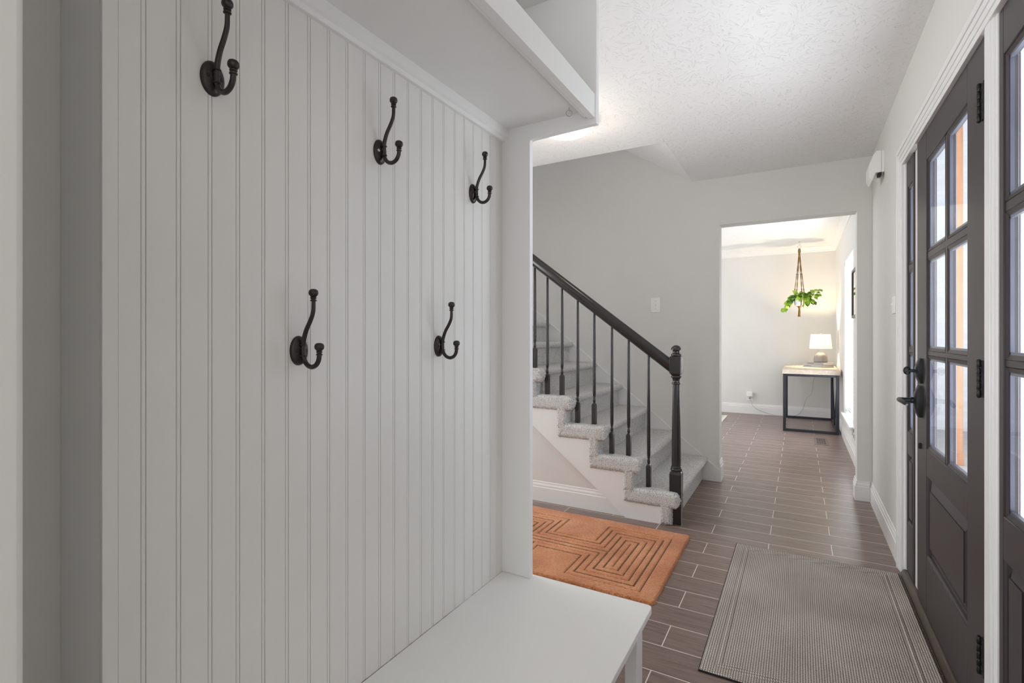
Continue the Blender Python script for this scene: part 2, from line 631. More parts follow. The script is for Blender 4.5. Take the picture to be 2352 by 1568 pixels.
# ------------------------------------------------------------------ measures of the place
XW = 0.448          # face of the entrance wall
XO = 0.56           # its outer face
YF = 4.34           # stair wall face
YF2 = 4.47
YB = 8.36           # dining room end wall
ZC = 2.44
DY0, DY1 = 1.53, 3.10     # front door unit opening
WY0, WY1, WZ0, WZ1 = 5.78, 6.80, 0.30, 2.00   # dining window

# ------------------------------------------------------------------ shell
struct('floor', MB().box(-4.8, XO, -3.3, 8.6, -0.12, 0.0), M['floor'], 'brown wood-look plank tile floor with pale grout lines', 'floor')

b = MB()
b.box(-4.6, XO, -3.2, 3.36, ZC, ZC + .3)
b.box(-0.765, XO, 3.36, YF2, ZC, ZC + .3)
b.box(-4.3, XO, YF2, 8.5, ZC, ZC + .3)
struct('ceiling', b, M['ceiling'], 'white ceiling with a stamped brush-stroke plaster texture', 'ceiling')
b = MB()
b.prism([(-0.765, 2.44), (-4.6, 2.44 + 3.835 * .645), (-4.6, 5.25), (-0.765, 2.74)], 'y', 3.36, YF)
struct('ceiling_stair', b, M['ceiling'], 'sloping textured soffit rising above the staircase', 'ceiling')

b = MB()                                                    # entrance wall with door and window openings
b.box(XW, XO, -3.2, DY0, 0, ZC)
b.box(XW, XO, DY1, WY0, 0, ZC)
b.box(XW, XO, DY0, DY1, 2.035, ZC)
b.box(XW, XO, WY0, WY1, 0, WZ0)
b.box(XW, XO, WY0, WY1, WZ1, ZC)
b.box(XW, XO, WY1, 8.5, 0, ZC)
struct('wall_right', b, M['wall'], 'pale grey painted wall around the brown front door', 'wall')

b = MB()                                                    # stair wall with the cased opening
b.box(-4.6, -0.556, YF, YF2, 0, 5.2)
b.box(0.360, XW, YF, YF2, 0, ZC)
b.box(-0.556, 0.360, YF, YF2, 2.063, ZC)
struct('wall_far', b, M['wall'], 'grey wall behind the staircase with the opening to the next room', 'wall')

struct('wall_back', MB().box(-4.3, XW, YB, YB + .15, 0, ZC), M['wall'], 'white end wall of the next room behind the lamp table', 'wall')
b = MB()
b.box(-4.3, -4.1, YF2, 5.2, 0, ZC); b.box(-4.3, -4.1, 7.6, 8.36, 0, ZC)
b.box(-4.3, -4.1, 5.2, 7.6, 0, .3); b.box(-4.3, -4.1, 5.2, 7.6, 2.3, ZC)  # unseen opening added for the dining fill panel
struct('wall_dining', b, M['wall'], 'side wall of the next room with an added wide opening for fill light', 'wall')
struct('wall_left', MB().box(-1.05, -0.927, -0.5, 1.36, 0, ZC), M['wall'], 'wall behind the white beadboard hall tree', 'wall')
struct('wall_near', MB().box(-0.927, -0.6, -0.5, 0.1745, 0, ZC), M['wall'], 'pale wall corner beside the shaded recess', 'wall', bevel=0.006, segs=3)
struct('wall_hall', MB().box(-4.6, -1.05, 1.24, 1.36, 0, ZC), M['wall'], 'hallway wall running away behind the hall tree', 'wall')
b = MB()
b.box(-4.6, -4.45, 1.24, 1.6, 0, ZC); b.box(-4.6, -4.45, 3.0, 3.2, 0, ZC)
b.box(-4.6, -4.45, 1.6, 3.0, 0, .35); b.box(-4.6, -4.45, 1.6, 3.0, 2.3, ZC)  # unseen openings added to let in the hall and stairwell fill
b.box(-4.6, -4.45, 3.36, YF, 0, 3.4); b.box(-4.6, -4.45, 3.36, YF, 4.4, 5.2)
struct('wall_hall_end', b, M['wall'], 'hallway end wall with added openings for fill light', 'wall')
struct('wall_stairwell', MB().box(-4.6, -0.765, 3.2, 3.358, ZC + .31, 5.2), M['wall'], 'upper stairwell wall above the ceiling edge', 'wall')
b = MB()
b.box(-4.6, -2.8, -3.2, -3.05, 0, ZC); b.box(.2, XW, -3.2, -3.05, 0, ZC)
b.box(-2.8, .2, -3.2, -3.05, 0, .4); b.box(-2.8, .2, -3.2, -3.05, 2.4, ZC)  # opening behind the camera, added for the living side fill
struct('wall_rear', b, M['wall'], 'living room wall with an added wide opening for fill light', 'wall')
struct('wall_living', MB().box(-4.6, -4.45, -3.05, 1.24, 0, ZC), M['wall'], 'side wall of the living room', 'wall')


# ------------------------------------------------------------------ baseboards, crown, casing
def base_prof(h, t=0.014):
    """(offset from wall, z)"""
    return [(0, 0), (t, 0), (t, h * .70), (t * .75, h * .73), (t * .75, h * .82), (t * .4, h * .90), (t * .4, h * .97), (t * .2, h), (0, h)]


def run_y(mb, x, y0, y1, prof, sgn):      # wall face at x, board runs along y, offset along sgn*x
    mb.prism([(x + sgn * o, z) for o, z in prof], 'y', y0, y1)


def run_x(mb, y, x0, x1, prof, sgn):
    mb.prism([(y + sgn * o, z) for o, z in prof], 'x', x0, x1)


HB = 0.14
b = MB(); run_y(b, XW, 3.18, YF, base_prof(HB), -1); run_y(b, XW, YF2, YB, base_prof(HB), -1)
struct('baseboard_right', b, M['trim'], 'white baseboard along the front door wall', 'baseboard')
b = MB(); run_x(b, YF, 0.360, XW - .014, base_prof(HB), -1)
run_y(b, 0.360, YF - .014, YF2 + .014, base_prof(HB), -1)
run_y(b, -0.556, YF - .014, YF2 + .014, base_prof(0.165), 1)
struct('baseboard_far', b, M['trim'], 'white baseboard wrapping the ends of the cased opening', 'baseboard')
b = MB(); run_x(b, YB, -4.1, XW - .014, base_prof(0.15), -1)
struct('baseboard_back', b, M['trim'], 'white baseboard behind the lamp table', 'baseboard')
b = MB()
hb = base_prof(HB)
n_ = len(hb)
vs_ = [(-4.4, 3.206 - o * .85, z) for o, z in hb] + [(-0.972 - z / .789, 3.206 - o * .85, z) for o, z in hb]
b.add(vs_, [tuple(range(n_)), tuple(range(2 * n_ - 1, n_ - 1, -1))] + [(i, n_ + i, n_ + (i + 1) % n_, (i + 1) % n_) for i in range(n_)])
struct('baseboard_stair', b, M['trim'], 'white baseboard under the staircase', 'baseboard')

# crown moulding in the next room
def crown(h=0.075, t=0.06):
    return [(0, ZC), (t, ZC), (t, ZC - .010), (t * .8, ZC - .016), (t * .35, ZC - h * .6), (t * .25, ZC - h * .72), (t * .25, ZC - h * .85), (t * .12, ZC - h), (0, ZC - h)]


b = MB()
b.prism([(YB - o, z) for o, z in crown()], 'x', -4.1, XW)
b.prism([(XW - o, z) for o, z in crown()], 'y', YF2, YB)
struct('trim_1', b, M['trim'], 'white crown moulding in the next room', 'trim')

# casing around the door unit
def casing_layers(mb, lo, hi, out):
    pass


b = MB()
cw = 0.085
for (t0, t1, px) in ((-0.002, 0.018, .010), (0.018, 0.040, .013), (0.040, 0.062, .016), (0.062, cw, .020)):
    # distance from the opening edge t0..t1, projection px
    b.box(XW - px, XW + .01, DY1 + t0, DY1 + t1, 0.0, 2.012 + t1)
    b.box(XW - px, XW + .01, DY0 - t1, DY0 - t0, 0.0, 2.012 + t1)
    b.box(XW - px, XW + .01, DY0 - t0, DY1 + t0, 2.012 + t0, 2.012 + t1)
struct('trim_2', b, M['trim'], 'white stepped casing around the front door and its sidelights', 'trim', bevel=0.0015, segs=1)
# jambs, mullions and head of the door frame
b = MB()
b.box(0.452, XO, 3.085, DY1 + .001, 0.03, 2.03)
b.box(0.452, XO, DY0 - .001, DY0 + .015, 0.03, 2.03)
b.box(0.4485, 0.50, DY0, DY1, 2.0135, 2.036)
b.box(0.50, XO, DY0, DY1, 2.005, 2.036)
struct('trim_3', b, M['trim'], 'white door frame jambs and head', 'trim')
b = MB()
b.box(0.462, 0.515, 2.803, 2.91, 0.03, 2.012)
struct('trim_4', b, M['trim'], 'white mullion between the front door and the narrow far sidelight', 'trim')
b = MB()
b.box(0.449, 0.515, 1.765, 1.866, 0.03, 2.012)
b.box(0.444, .450, 1.780, 1.852, 0.03, 2.012)
b.box(0.441, .445, 1.795, 1.836, 0.03, 2.012)
struct('trim_5', b, M['trim'], 'white reeded mullion at the hinge side of the front door', 'trim', bevel=0.0015, segs=1)
b = MB()
b.prism([(0.430, 0.0), (0.445, 0.024), (0.47, 0.030), (0.60, 0.030), (0.60, 0.0)], 'y', DY0, DY1)
struct('trim_6', b, M['sill'], 'bronze threshold under the front door', 'threshold')
# stair stringer etc. come with the staircase


# ------------------------------------------------------------------ front door and sidelights
def panel_door(rt, y0, y1, z0, z1, stl, str_, cols, rails, xf, thick, pan, name_frame='frame'):
    """stile-and-rail leaf: glass rows above a raised panel.  cols: list of (ya,yb) glass columns; rails: list of (za,zb) glass rows"""
    m = MB()
    ga, gb = min(c[0] for c in cols), max(c[1] for c in cols)
    m.box(xf, xf + thick, y0, ga, z0, z1)
    m.box(xf, xf + thick, gb, y1, z0, z1)
    zt = max(r[1] for r in rails); zb = min(r[0] for r in rails)
    m.box(xf, xf + thick, ga, gb, zt, z1)
    m.box(xf, xf + thick, ga, gb, pan[1], zb)
    m.box(xf, xf + thick, ga, gb, z0, pan[0])
    rs = sorted(rails)
    for i in range(len(rs) - 1):
        m.box(xf + .004, xf + thick - .004, ga, gb, rs[i][1], rs[i + 1][0])
    cs = sorted(cols)
    for i in range(len(cs) - 1):
        m.box(xf + .0046, xf + thick - .0046, cs[i][1], cs[i + 1][0], zb, zt)
    build(name_frame, m, M['door'], rt, bevel=0.003)
    # sticking moulding round every pane
    m = MB(); g = MB(); sp = MB()
    d = 0.013
    for ya, yb in cs:
        for za, zb_ in rs:
            o = [(ya, za), (yb, za), (yb, zb_), (ya, zb_)]
            q = [(ya + d, za + d), (yb - d, za + d), (yb - d, zb_ - d), (ya + d, zb_ - d)]
            xm = xf + .0125
            for xs0, xs1 in ((xf + .004, xf + .008), (xf + thick - .004, xf + thick - .009)):
                for i in range(4):
                    j = (i + 1) % 4
                    v = [(xs0, *o[i]), (xs0, *o[j]), (xs1, *q[j]), (xs1, *q[i]), (xm, *q[j]), (xm, *q[i])]
                    m.add(v, [(0, 1, 2, 3), (3, 2, 4, 5)])
            g.box(xm - .005, xm + .005, ya + d * .5, yb - d * .5, za + d * .5, zb_ - d * .5)
            e = d + .006
            for (a0, a1, c0, c1) in ((ya + d, ya + e, za + d, zb_ - d), (yb - e, yb - d, za + d, zb_ - d), (ya + d, yb - d, za + d, za + e), (ya + d, yb - d, zb_ - e, zb_ - d)):
                sp.box(xm - .0042, xm + .0042, a0, a1, c0, c1)
    build('glazing_bead', m, M['door'], rt)
    build('glass', g, M['glass'], rt, label='clear double-glazed panes')
    build('pane_spacer', sp, M['spacer'], rt, label='dark metal spacer inside the glass')
    # raised panel
    m = MB()
    for side in (0, 1):
        X = (lambda v: xf + v) if side == 0 else (lambda v: xf + thick - v)
        ins = min(.05, (gb - ga) * .22)
        lv = [(0, .002), (.005, .006), (.007, .014), (.012, .0165), (ins, .0055), (ins, .002)]
        prev = None
        for t, dep in lv:
            ring = [(X(dep), ga + t, pan[0] + t), (X(dep), gb - t, pan[0] + t), (X(dep), gb - t, pan[1] - t), (X(dep), ga + t, pan[1] - t)]
            if prev:
                for i in range(4):
                    j = (i + 1) % 4
                    m.add([prev[i], prev[j], ring[j], ring[i]], [(0, 1, 2, 3)])
            prev = ring
        m.add(prev, [(0, 1, 2, 3)])
    build('raised_panel', m, M['door'], rt)


ROWS = [(0.712, 1.090), (1.110, 1.484), (1.511, 1.887)]
PAN = (0.275, 0.601)
door = root('door_1', (0.45, 1.868, 0.03), 'dark brown front door with six glass panes over a raised panel', 'door', kind='structure')
panel_door(door, 1.870, 2.795, 0.034, 2.010, .17, .18, [(2.041, 2.302), (2.330, 2.613)], ROWS, 0.450, 0.034, PAN)
for z0, z1 in ((1.776, 1.882), (0.997, 1.101), (0.215, 0.319)):
    m = MB()
    m.box(0.4455, 0.4505, 1.868, 1.893, z0, z1)
    h = build('hinge', m, M['black_metal'], door, label='black door hinge')
    k = MB()
    for i in range(5):
        a = z0 + (z1 - z0) * i / 5 + .0008
        k.lathe([(.0048, a), (.0054, a + .001), (.0054, a + (z1 - z0) / 5 - .002), (.0048, a + (z1 - z0) / 5 - .001)], 0.4425, 1.894, 14)
    k.lathe([(.004, z1), (.0045, z1 + .0015), (.002, z1 + .003)], 0.4425, 1.894, 12)
    k.lathe([(.002, z0 - .003), (.0045, z0 - .0015), (.004, z0)], 0.4425, 1.894, 12)
    build('hinge_knuckle', k, M['black_metal'], h, smooth=40)
    k = MB()
    for zz in (.22, .5, .78):
        zc = z0 + (z1 - z0) * zz
        k.box(0.4440, 0.4456, 1.876, 1.882, zc - .004, zc + .004)
    build('hinge_screw', k, M['dark_hole'], h)


def arched_plate(mb, yc, zc, w, h, x0, dep):
    """escutcheon: tall plate whose face bows out towards -X"""
    n = 14
    rows = []
    for i in range(n + 1):
        t = -1 + 2 * i / n
        d = dep * (0.45 + 0.55 * math.cos(t * PI / 2))
        hw = w / 2 * (0.80 + .20 * math.cos(t * PI / 2))
        rows.append([(x0, yc - hw, zc + t * h / 2), (x0 - d * .75, yc - hw, zc + t * h / 2), (x0 - d, yc - hw * .55, zc + t * h / 2),
                     (x0 - d, yc + hw * .55, zc + t * h / 2), (x0 - d * .75, yc + hw, zc + t * h / 2), (x0, yc + hw, zc + t * h / 2)])
    vs = [p for r in rows for p in r]
    fs = []
    for i in range(n):
        for k in range(5):
            fs.append((i * 6 + k, (i + 1) * 6 + k, (i + 1) * 6 + k + 1, i * 6 + k + 1))
    fs.append(tuple(range(6)))
    fs.append(tuple(range(n * 6 + 5, n * 6 - 1, -1)))
    mb.add(vs, fs)


YH = 2.705
m = MB(); arched_plate(m, YH, 1.022, .056, .104, 0.450, .022)
db = build('deadbolt', m, M['black_metal'], door, smooth=40, label='black deadbolt with thumb turn')
m = MB()
m.tube([(0.428, YH, 1.022), (0.408, YH, 1.022)], .007, 12)
m2 = MB()
m2.ball((0, 0, 0), 1.0, 20, 12)
m.add([(0.401 + p[0] * .0135, YH + p[1] * .0055, 1.022 + p[2] * .0175) for p in m2.v], m2.f)
build('thumb_turn', m, M['black_metal'], db, smooth=50)
m = MB(); arched_plate(m, YH, 0.893, .058, .132, 0.450, .028)
lv = build('lever_handle', m, M['black_metal'], door, smooth=40, label='black lever handle')
m = MB()
m.tube([(0.424, YH, .897), (0.413, YH, .897), (0.412, YH, .897), (0.372, YH, .897)], [.013, .013, .0095, .0095], 16)
m.tube([(0.377, YH + .011, .897), (0.375, YH, .897), (0.376, YH - .05, .895), (0.382, YH - .10, .891), (0.384, YH - .112, .888)], [.0085, .0100, .0085, .0075, .0045], 14)
build('lever', m, M['black_metal'], lv, smooth=50)
m = MB(); m.box(0.440, 0.4505, 2.708, 2.722, 0.692, 0.716)
build('catch', m, M['black_metal'], door, bevel=.002, label='small black catch')
m = MB(); m.box(0.452, 0.49, 1.872, 2.793, 0.031, 0.036)
build('door_sweep', m, M['rubber'], door)

s1 = root('window_1', (0.452, 3.0, 0.03), 'narrow brown sidelight beyond the latch side of the front door', 'sidelight window', kind='structure')
panel_door(s1, 2.911, 3.084, 0.034, 2.010, .03, .03, [(2.938, 3.060)], ROWS, 0.456, 0.034, PAN)
s2 = root('window_2', (0.452, 1.64, 0.03), 'brown glazed sidelight beside the door hinges', 'sidelight window', kind='structure')
panel_door(s2, 1.546, 1.764, 0.034, 2.010, .03, .03, [(1.585, 1.734)], ROWS, 0.452, 0.034, PAN)


# ------------------------------------------------------------------ hall tree: beadboard back, end panel, cubby shelf
HY0, HY1 = 0.308, 1.340
tree = root('hall_tree', (-0.86, 0.82, 0.44), 'white hall tree of beadboard with an overhead cubby shelf', 'hall tree')
b = MB(); b.box(-0.926, -0.806, HY0, HY1, 0.44, 2.165)
build('back_case', b, M['white_wood'], tree)
# beadboard with paired grooves
gc = [0.357, 0.403, 0.449, 0.494, 0.539, 0.585, 0.632, 0.677, 0.723, 0.770, 0.815, 0.860, 0.907, 0.954, 0.999, 1.043, 1.091, 1.136, 1.180, 1.225, 1.270, 1.306]
prof = [(-0.806, 0.327), (-0.800, 0.327)]
for c in gc:
    prof += [(-0.800, c - .0037), (-0.8020, c - .0033), (-0.8020, c - .0028), (-0.8003, c - .0022), (-0.7999, c), (-0.8003, c + .0022), (-0.8020, c + .0028), (-0.8020, c + .0033), (-0.800, c + .0037)]
prof += [(-0.800, HY1), (-0.806, HY1)]
b = MB(); b.prism(prof, 'z', 0.4405, 1.806)
build('beadboard', b, M['board'], tree)
b = MB(); b.box(-0.806, -0.7985, HY0, 0.3265, 0.4405, 1.80)
build('edge_stile', b, M['board'], tree, bevel=.001)
# trim along the top of the beadboard
b = MB()
b.prism([(-0.800, 1.769), (-0.790, 1.769), (-0.786, 1.773), (-0.786, 1.777), (-0.780, 1.781), (-0.779, 1.806), (-0.800, 1.806)], 'y', HY0, HY1)
build('back_rail', b, M['white_wood'], tree)
# end panel: narrow upright that widens under the cubby
r = 0.008
ep = [(-0.806, 0.4405), (-0.703, 0.4405), (-0.703, 1.7605 - r), (-0.703 + r * .3, 1.7605 - r * .3), (-0.703 + r, 1.7605), (-0.4925, 1.766), (-0.4925, 2.18), (-0.806, 2.18)]
b = MB(); b.prism(ep, 'y', HY1, HY1 + .0195)
build('end_panel', b, M['white_wood'], tree, bevel=.0012)
# shelf board, fascia, moulding under the front edge, face strip, cubby top
b = MB(); b.box(-0.80, -0.517, HY0, HY1, 1.806, 1.824)
sh = build('shelf_board', b, M['white_wood'], tree)
b = MB(); b.box(-0.517, -0.4965, HY0, HY1 - .0006, 1.781, 1.848)
build('fascia', b, M['white_wood'], sh, bevel=.001)
b = MB(); b.prism([(-0.5175, 1.806), (-0.5175, 1.783), (-0.524, 1.783), (-0.528, 1.788), (-0.532, 1.790), (-0.535, 1.806)], 'y', HY0, HY1 - .012)
build('cove_moulding', b, M['white_wood'], sh)
b = MB(); b.box(-0.516, -0.497, HY1 - .0012, HY1, 1.848, 2.158)
build('face_strip', b, M['white_wood'], tree)
b = MB(); b.box(-0.806, -0.497, HY0, HY1, 2.158, 2.178)
build('cubby_top', b, M['white_wood'], tree, bevel=.001)
# small wire ring hanging under the shelf
b = MB()
b.tube([(-0.556, 1.295, 1.8055), (-0.556, 1.295, 1.797)], .0009, 6)
b.tube([(-0.556 + .0075 * math.sin(a), 1.295 + .004 * math.sin(a), 1.790 + .0085 * math.cos(a)) for a in [2 * PI * i / 24 for i in range(25)]], .0009, 6)
build('wire_ring', b, M['screw'], label='thin wire ring hanging under the cubby shelf', cat='ring')

# ------------------------------------------------------------------ coat hooks
PATH = [(.041, .094), (.0412, .087), (.040, .070), (.033, .055), (.022, .038), (.0155, .022), (.0135, .010), (.0135, -.004), (.0145, -.012), (.019, -.0205), (.026, -.0265), (.034, -.0290), (.041, -.0285), (.049, -.0245), (.0545, -.017), (.0562, -.010), (.0565, -.004)]


def smooth_path(p, n=6):
    out = []
    for i in range(len(p) - 1):
        p0 = p[max(i - 1, 0)]; p1 = p[i]; p2 = p[i + 1]; p3 = p[min(i + 2, len(p) - 1)]
        for k in range(n):
            t = k / n
            out.append(tuple(0.5 * ((2 * p1[j]) + (-p0[j] + p2[j]) * t + (2 * p0[j] - 5 * p1[j] + 4 * p2[j] - p3[j]) * t * t + (-p0[j] + 3 * p1[j] - 3 * p2[j] + p3[j]) * t ** 3) for j in range(len(p1))))
    out.append(p[-1])
    return out


def make_hook(loc, label, screw_mat):
    rt = root('coat_hook', loc, label, 'coat hook', 'coat hooks on the beadboard')
    ox, oy, oz = loc
    # domed oval back plate
    b = MB()
    nr, ns = 8, 36
    vs, fs = [], []
    for j in range(nr + 1):
        t = j / nr
        rad = math.cos(t * PI / 2) if j < nr else 0.0001
        x = .0015 + .0085 * math.sin(t * PI / 2)
        for k in range(ns):
            a = 2 * PI * k / ns
            vs.append((ox + x, oy + .0185 * rad * math.cos(a), oz + .0270 * rad * math.sin(a)))
    lo = [(ox, oy + .0188 * math.cos(2 * PI * k / ns), oz + .0273 * math.sin(2 * PI * k / ns)) for k in range(ns)]
    vs = lo + vs
    for j in range(nr + 1):
        for k in range(ns):
            k2 = (k + 1) % ns
            fs.append((j * ns + k, j * ns + k2, (j + 1) * ns + k2, (j + 1) * ns + k))
    b.add(vs, fs)
    plate = build('back_plate', b, M['bronze'], rt, smooth=50)
    for s in (-1, 1):
        b = MB()
        c = Vector((ox + .0072, oy + s * .0108, oz))
        nx = Vector((.82, s * .57, 0)).normalized()
        b.tube([c - nx * .002, c + nx * .0006, c + nx * .0016], [.0036, .0036, .0022], 16)
        scr = build('screw', b, screw_mat, plate, smooth=30, label='metal cross-head screw')
    pts = smooth_path(PATH, 5)
    rr = []
    for x, z in pts:
        rr.append(.0043 - .0007 * min(1, max(0, (z - .02) / .07)))
    b = MB()
    b.tube([(ox + x, oy, oz + z) for x, z in pts], rr, 16)
    b.tube([(ox + .004, oy, oz + .003), (ox + .0135, oy, oz + .003)], [.006, .0048], 12)
    arm = build('hook_arm', b, M['bronze'], rt, smooth=60)
    b = MB()
    for z in (.0105, -.0095):
        x = .0135 if z > 0 else .0138
        b.tube([(ox + x, oy, oz + z - .0016), (ox + x, oy, oz + z - .0008), (ox + x, oy, oz + z + .0008), (ox + x, oy, oz + z + .0016)], [.0048, .0062, .0062, .0048], 16)
    build('collar_ring', b, M['bronze'], arm, smooth=40)
    for (x, z) in ((.041, .0925), (.0565, -.0045)):
        b = MB()
        b.lathe([(.0034, oz + z - .004), (.0058, oz + z - .0026), (.0060, oz + z - .0012), (.0040, oz + z), (.0040, oz + z + .0010), (.0056, oz + z + .0022), (.0056, oz + z + .0036), (.0042, oz + z + .0046), (.0060, oz + z + .0062),
                 (.0080, oz + z + .0088), (.0085, oz + z + .0115), (.0082, oz + z + .0145), (.0068, oz + z + .0172), (.0040, oz + z + .0188), (.0004, oz + z + .0192)], ox + x, oy, 22)
        build('ball_finial', b, M['bronze'], rt, smooth=50)
    return rt


make_hook((-0.800, 0.452, 1.573), 'bronze coat hook cut by the frame edge, farthest from the end panel', M['dark_hole'])
make_hook((-0.800, 0.815, 1.573), 'middle coat hook of the upper three, with a bright silver screw', M['screw'])
make_hook((-0.800, 1.178, 1.571), 'upper bronze coat hook close to the end panel, under the shelf corner', M['dark_hole'])
make_hook((-0.800, 0.609, 1.143), 'lower bronze coat hook, the larger-looking of the lower two', M['dark_hole'])
make_hook((-0.800, 1.023, 1.144), 'lower bronze coat hook, the smaller-looking one closer to the end panel', M['dark_hole'])

# ------------------------------------------------------------------ bench
BZ = 0.44
bench = root('bench', (-0.57, 0.84, 0), 'white painted wooden bench under the beadboard', 'bench')
b = MB()
c = .012
b.prism([(-0.80, HY0), (-0.344 - 0, HY0), (-0.344, 1.371 - c), (-0.344 - c * .3, 1.371 - c * .3), (-0.344 - c, 1.371), (-0.80, 1.371)], 'z', BZ - .0175, BZ)
build('seat', b, M['bench_top'], bench, bevel=.0015)
for (x, y) in ((-0.370, 1.364), (-0.370, 0.38), (-0.755, 1.364), (-0.755, 0.38)):
    b = MB(); b.box(x - .032, x, y - .053, y, 0, BZ - .0178)
    build('leg', b, M['white_wood'], bench, bevel=.0015)
b = MB(); b.box(-0.79, -0.772, 0.33, 1.31, 0.30, BZ - .018)
build('rear_apron', b, M['white_wood'], bench)

# ------------------------------------------------------------------ staircase
RISE, RUN = 0.1845, 0.2345
NX = -0.640          # nosing front of the first step
def ztop(k): return RISE * k + .010
def xnose(k): return NX - RUN * (k - 1)
def xris(k): return xnose(k) - .045


stairs = root('staircase', (-0.7, 3.8, 0), 'carpeted staircase with dark turned balusters and white stringer', 'staircase')


def jitter_grid(mb, prof, axis_vals, amp, close=False):
    """sweep profile (x,z) along y with random fuzz along the profile normal"""
    n, mm = len(prof), len(axis_vals)
    nor = []
    for i in range(n):
        a = Vector(prof[max(i - 1, 0)] if not close else prof[i - 1]); c_ = Vector(prof[min(i + 1, n - 1)] if not close else prof[(i + 1) % n])
        t = (c_ - a)
        if t.length < 1e-9: t = Vector((1, 0))
        t.normalize()
        nor.append(Vector((-t[1], t[0])))
    vs, fs = [], []
    for j, y in enumerate(axis_vals):
        for i, p in enumerate(prof):
            d = random.gauss(0, amp)
            vs.append((p[0] + nor[i][0] * d, y + random.gauss(0, amp * .4), p[1] + nor[i][1] * d))
    lim = n if close else n - 1
    for j in range(mm - 1):
        for i in range(lim):
            i2 = (i + 1) % n
            fs.append((j * n + i, j * n + i2, (j + 1) * n + i2, (j + 1) * n + i))
    mb.add(vs, fs)


def resample(pts, step):
    out = [pts[0]]
    for a, c_ in zip(pts[:-1], pts[1:]):
        n = max(1, int(round(math.dist(a, c_) / step)))
        for k in range(1, n + 1):
            out.append((a[0] + (c_[0] - a[0]) * k / n, a[1] + (c_[1] - a[1]) * k / n))
    return out


def step_profile(k, nose_r=.024):
    xn, zt, xr = xnose(k), ztop(k), xris(k)
    zb = 0.0 if k == 1 else ztop(k - 1)
    p = [(xr, zb), (xr, zt - 2 * nose_r - .006)]
    cx, cz = xn - nose_r, zt - nose_r
    for i in range(9):
        a = -PI / 2 - .35 + (PI + .35) * i / 8
        p.append((cx + nose_r * math.cos(a), cz + nose_r * math.sin(a)))
    p.append((xris(k + 1), zt))
    return p


NST = 13
YS0, YS1 = 3.238, YF - .017
for k in range(1, NST + 1):
    near = k <= 7
    st = .010 if near else .03
    pr = resample(step_profile(k), st)
    ys = [YS0 + .020 + (YS1 - YS0 - .020) * j / (int(1.05 / st)) for j in range(int(1.05 / st) + 1)]
    b = MB(); jitter_grid(b, pr, ys, .0009 if near else .0005)
    stp = build('carpeted_step', b, M['carpet'], stairs, smooth=70)
    # carpet wrapped over the open edge of the step: rounded fuzzy band along tread and riser
    bandz, bandx = .098, .068
    xn, zt, xr = xnose(k) + .006, ztop(k) + .006, xris(k)
    zb = 0.0 if k == 1 else ztop(k - 1) - .02
    es = .0055 if near else .02
    # outline of the band in XZ: tread part with a rounded nose, then riser part below it
    hr = bandz * .46
    tre = []
    x_back = xris(k + 1) - bandx
    rb_ = .030
    for i in range(7):
        a = PI + PI / 2 * i / 6
        tre.append((x_back + rb_ + rb_ * math.cos(a), zt - bandz + rb_ + rb_ * math.sin(a)))
    tre.append((xn - hr * .8, zt - bandz))
    for i in range(11):
        a = -PI / 2 + PI * i / 10
        tre.append((xn - hr * .8 + hr * .8 * math.cos(a), zt - bandz / 2 + bandz / 2 * math.sin(a)))
    tre.append((x_back, zt))
    tre = resample(tre + [tre[0]], es)[:-1]
    y0, y1 = 3.166, 3.252
    def loft(mb, outline, amp):
        cxm = sum(p[0] for p in outline) / len(outline); czm = sum(p[1] for p in outline) / len(outline)
        # rounded face towards the viewer: inset rings
        rings = [(0.5, y0 + .001), (0.36, y0), (0.24, y0 + .0007), (0.16, y0 + .0022), (0.09, y0 + .006), (.03, y0 + .014), (0.0, y0 + .024)]
        yy = y0 + .030
        while yy < y1:
            rings.append((0.0, yy)); yy += es
        rings += [(.04, y1 + .003), (.12, y1 + .008)]
        n = len(outline)
        xs0, xs1 = min(p[0] for p in outline), max(p[0] for p in outline)
        zs0, zs1 = min(p[1] for p in outline), max(p[1] for p in outline)
        hh = min(xs1 - xs0, zs1 - zs0)
        vs, fs = [], []
        for ins, y in rings:
            d = ins * hh
            am = .25 if ins > .3 else (.6 if ins > .2 else 1.0)
            for p in outline:
                qx = min(max(p[0], xs0 + d), xs1 - d); qz = min(max(p[1], zs0 + d), zs1 - d)
                vs.append((qx + random.gauss(0, amp * am), y + random.gauss(0, amp * am), qz + random.gauss(0, amp * am)))
        for j in range(len(rings) - 1):
            for i in range(n):
                i2 = (i + 1) % n
                fs.append((j * n + i, j * n + i2, (j + 1) * n + i2, (j + 1) * n + i))
        mb.add(vs, fs)
    amp = .0017 if near else .0008
    b = MB(); loft(b, tre, amp)
    ris = [(xr - bandx, zb), (xr + .002, zb), (xr + .002, zt - bandz * .6), (xr - bandx, zt - bandz * .6)]
    if k == 1:
        ris = [(xr - bandx, 0.001), (xr + .004, 0.001), (xr + .004, zt - bandz * .6), (xr - bandx, zt - bandz * .6)]
    ris = resample(ris + [ris[0]], es)[:-1]
    loft(b, ris, amp)
    build('edge_wrap', b, M['carpet'], stp, smooth=80, label='thick pile wrapped over the open edge of the step')

# white stringer: stepped top, sloping bottom edge
SLP = .789
def zs(x): return 0.004 + (-0.974 - x) * SLP
poly = [(-0.974, 0.0), (-0.735, 0.0)]
for k in range(1, NST + 1):
    xr = xris(k)
    poly.append((xr - .035, ztop(k) - .05))
    poly.append((xris(k + 1) - .035, ztop(k) - .05))
poly.append((xris(NST + 1) - .035, zs(xris(NST + 1) - .035)))
b = MB()
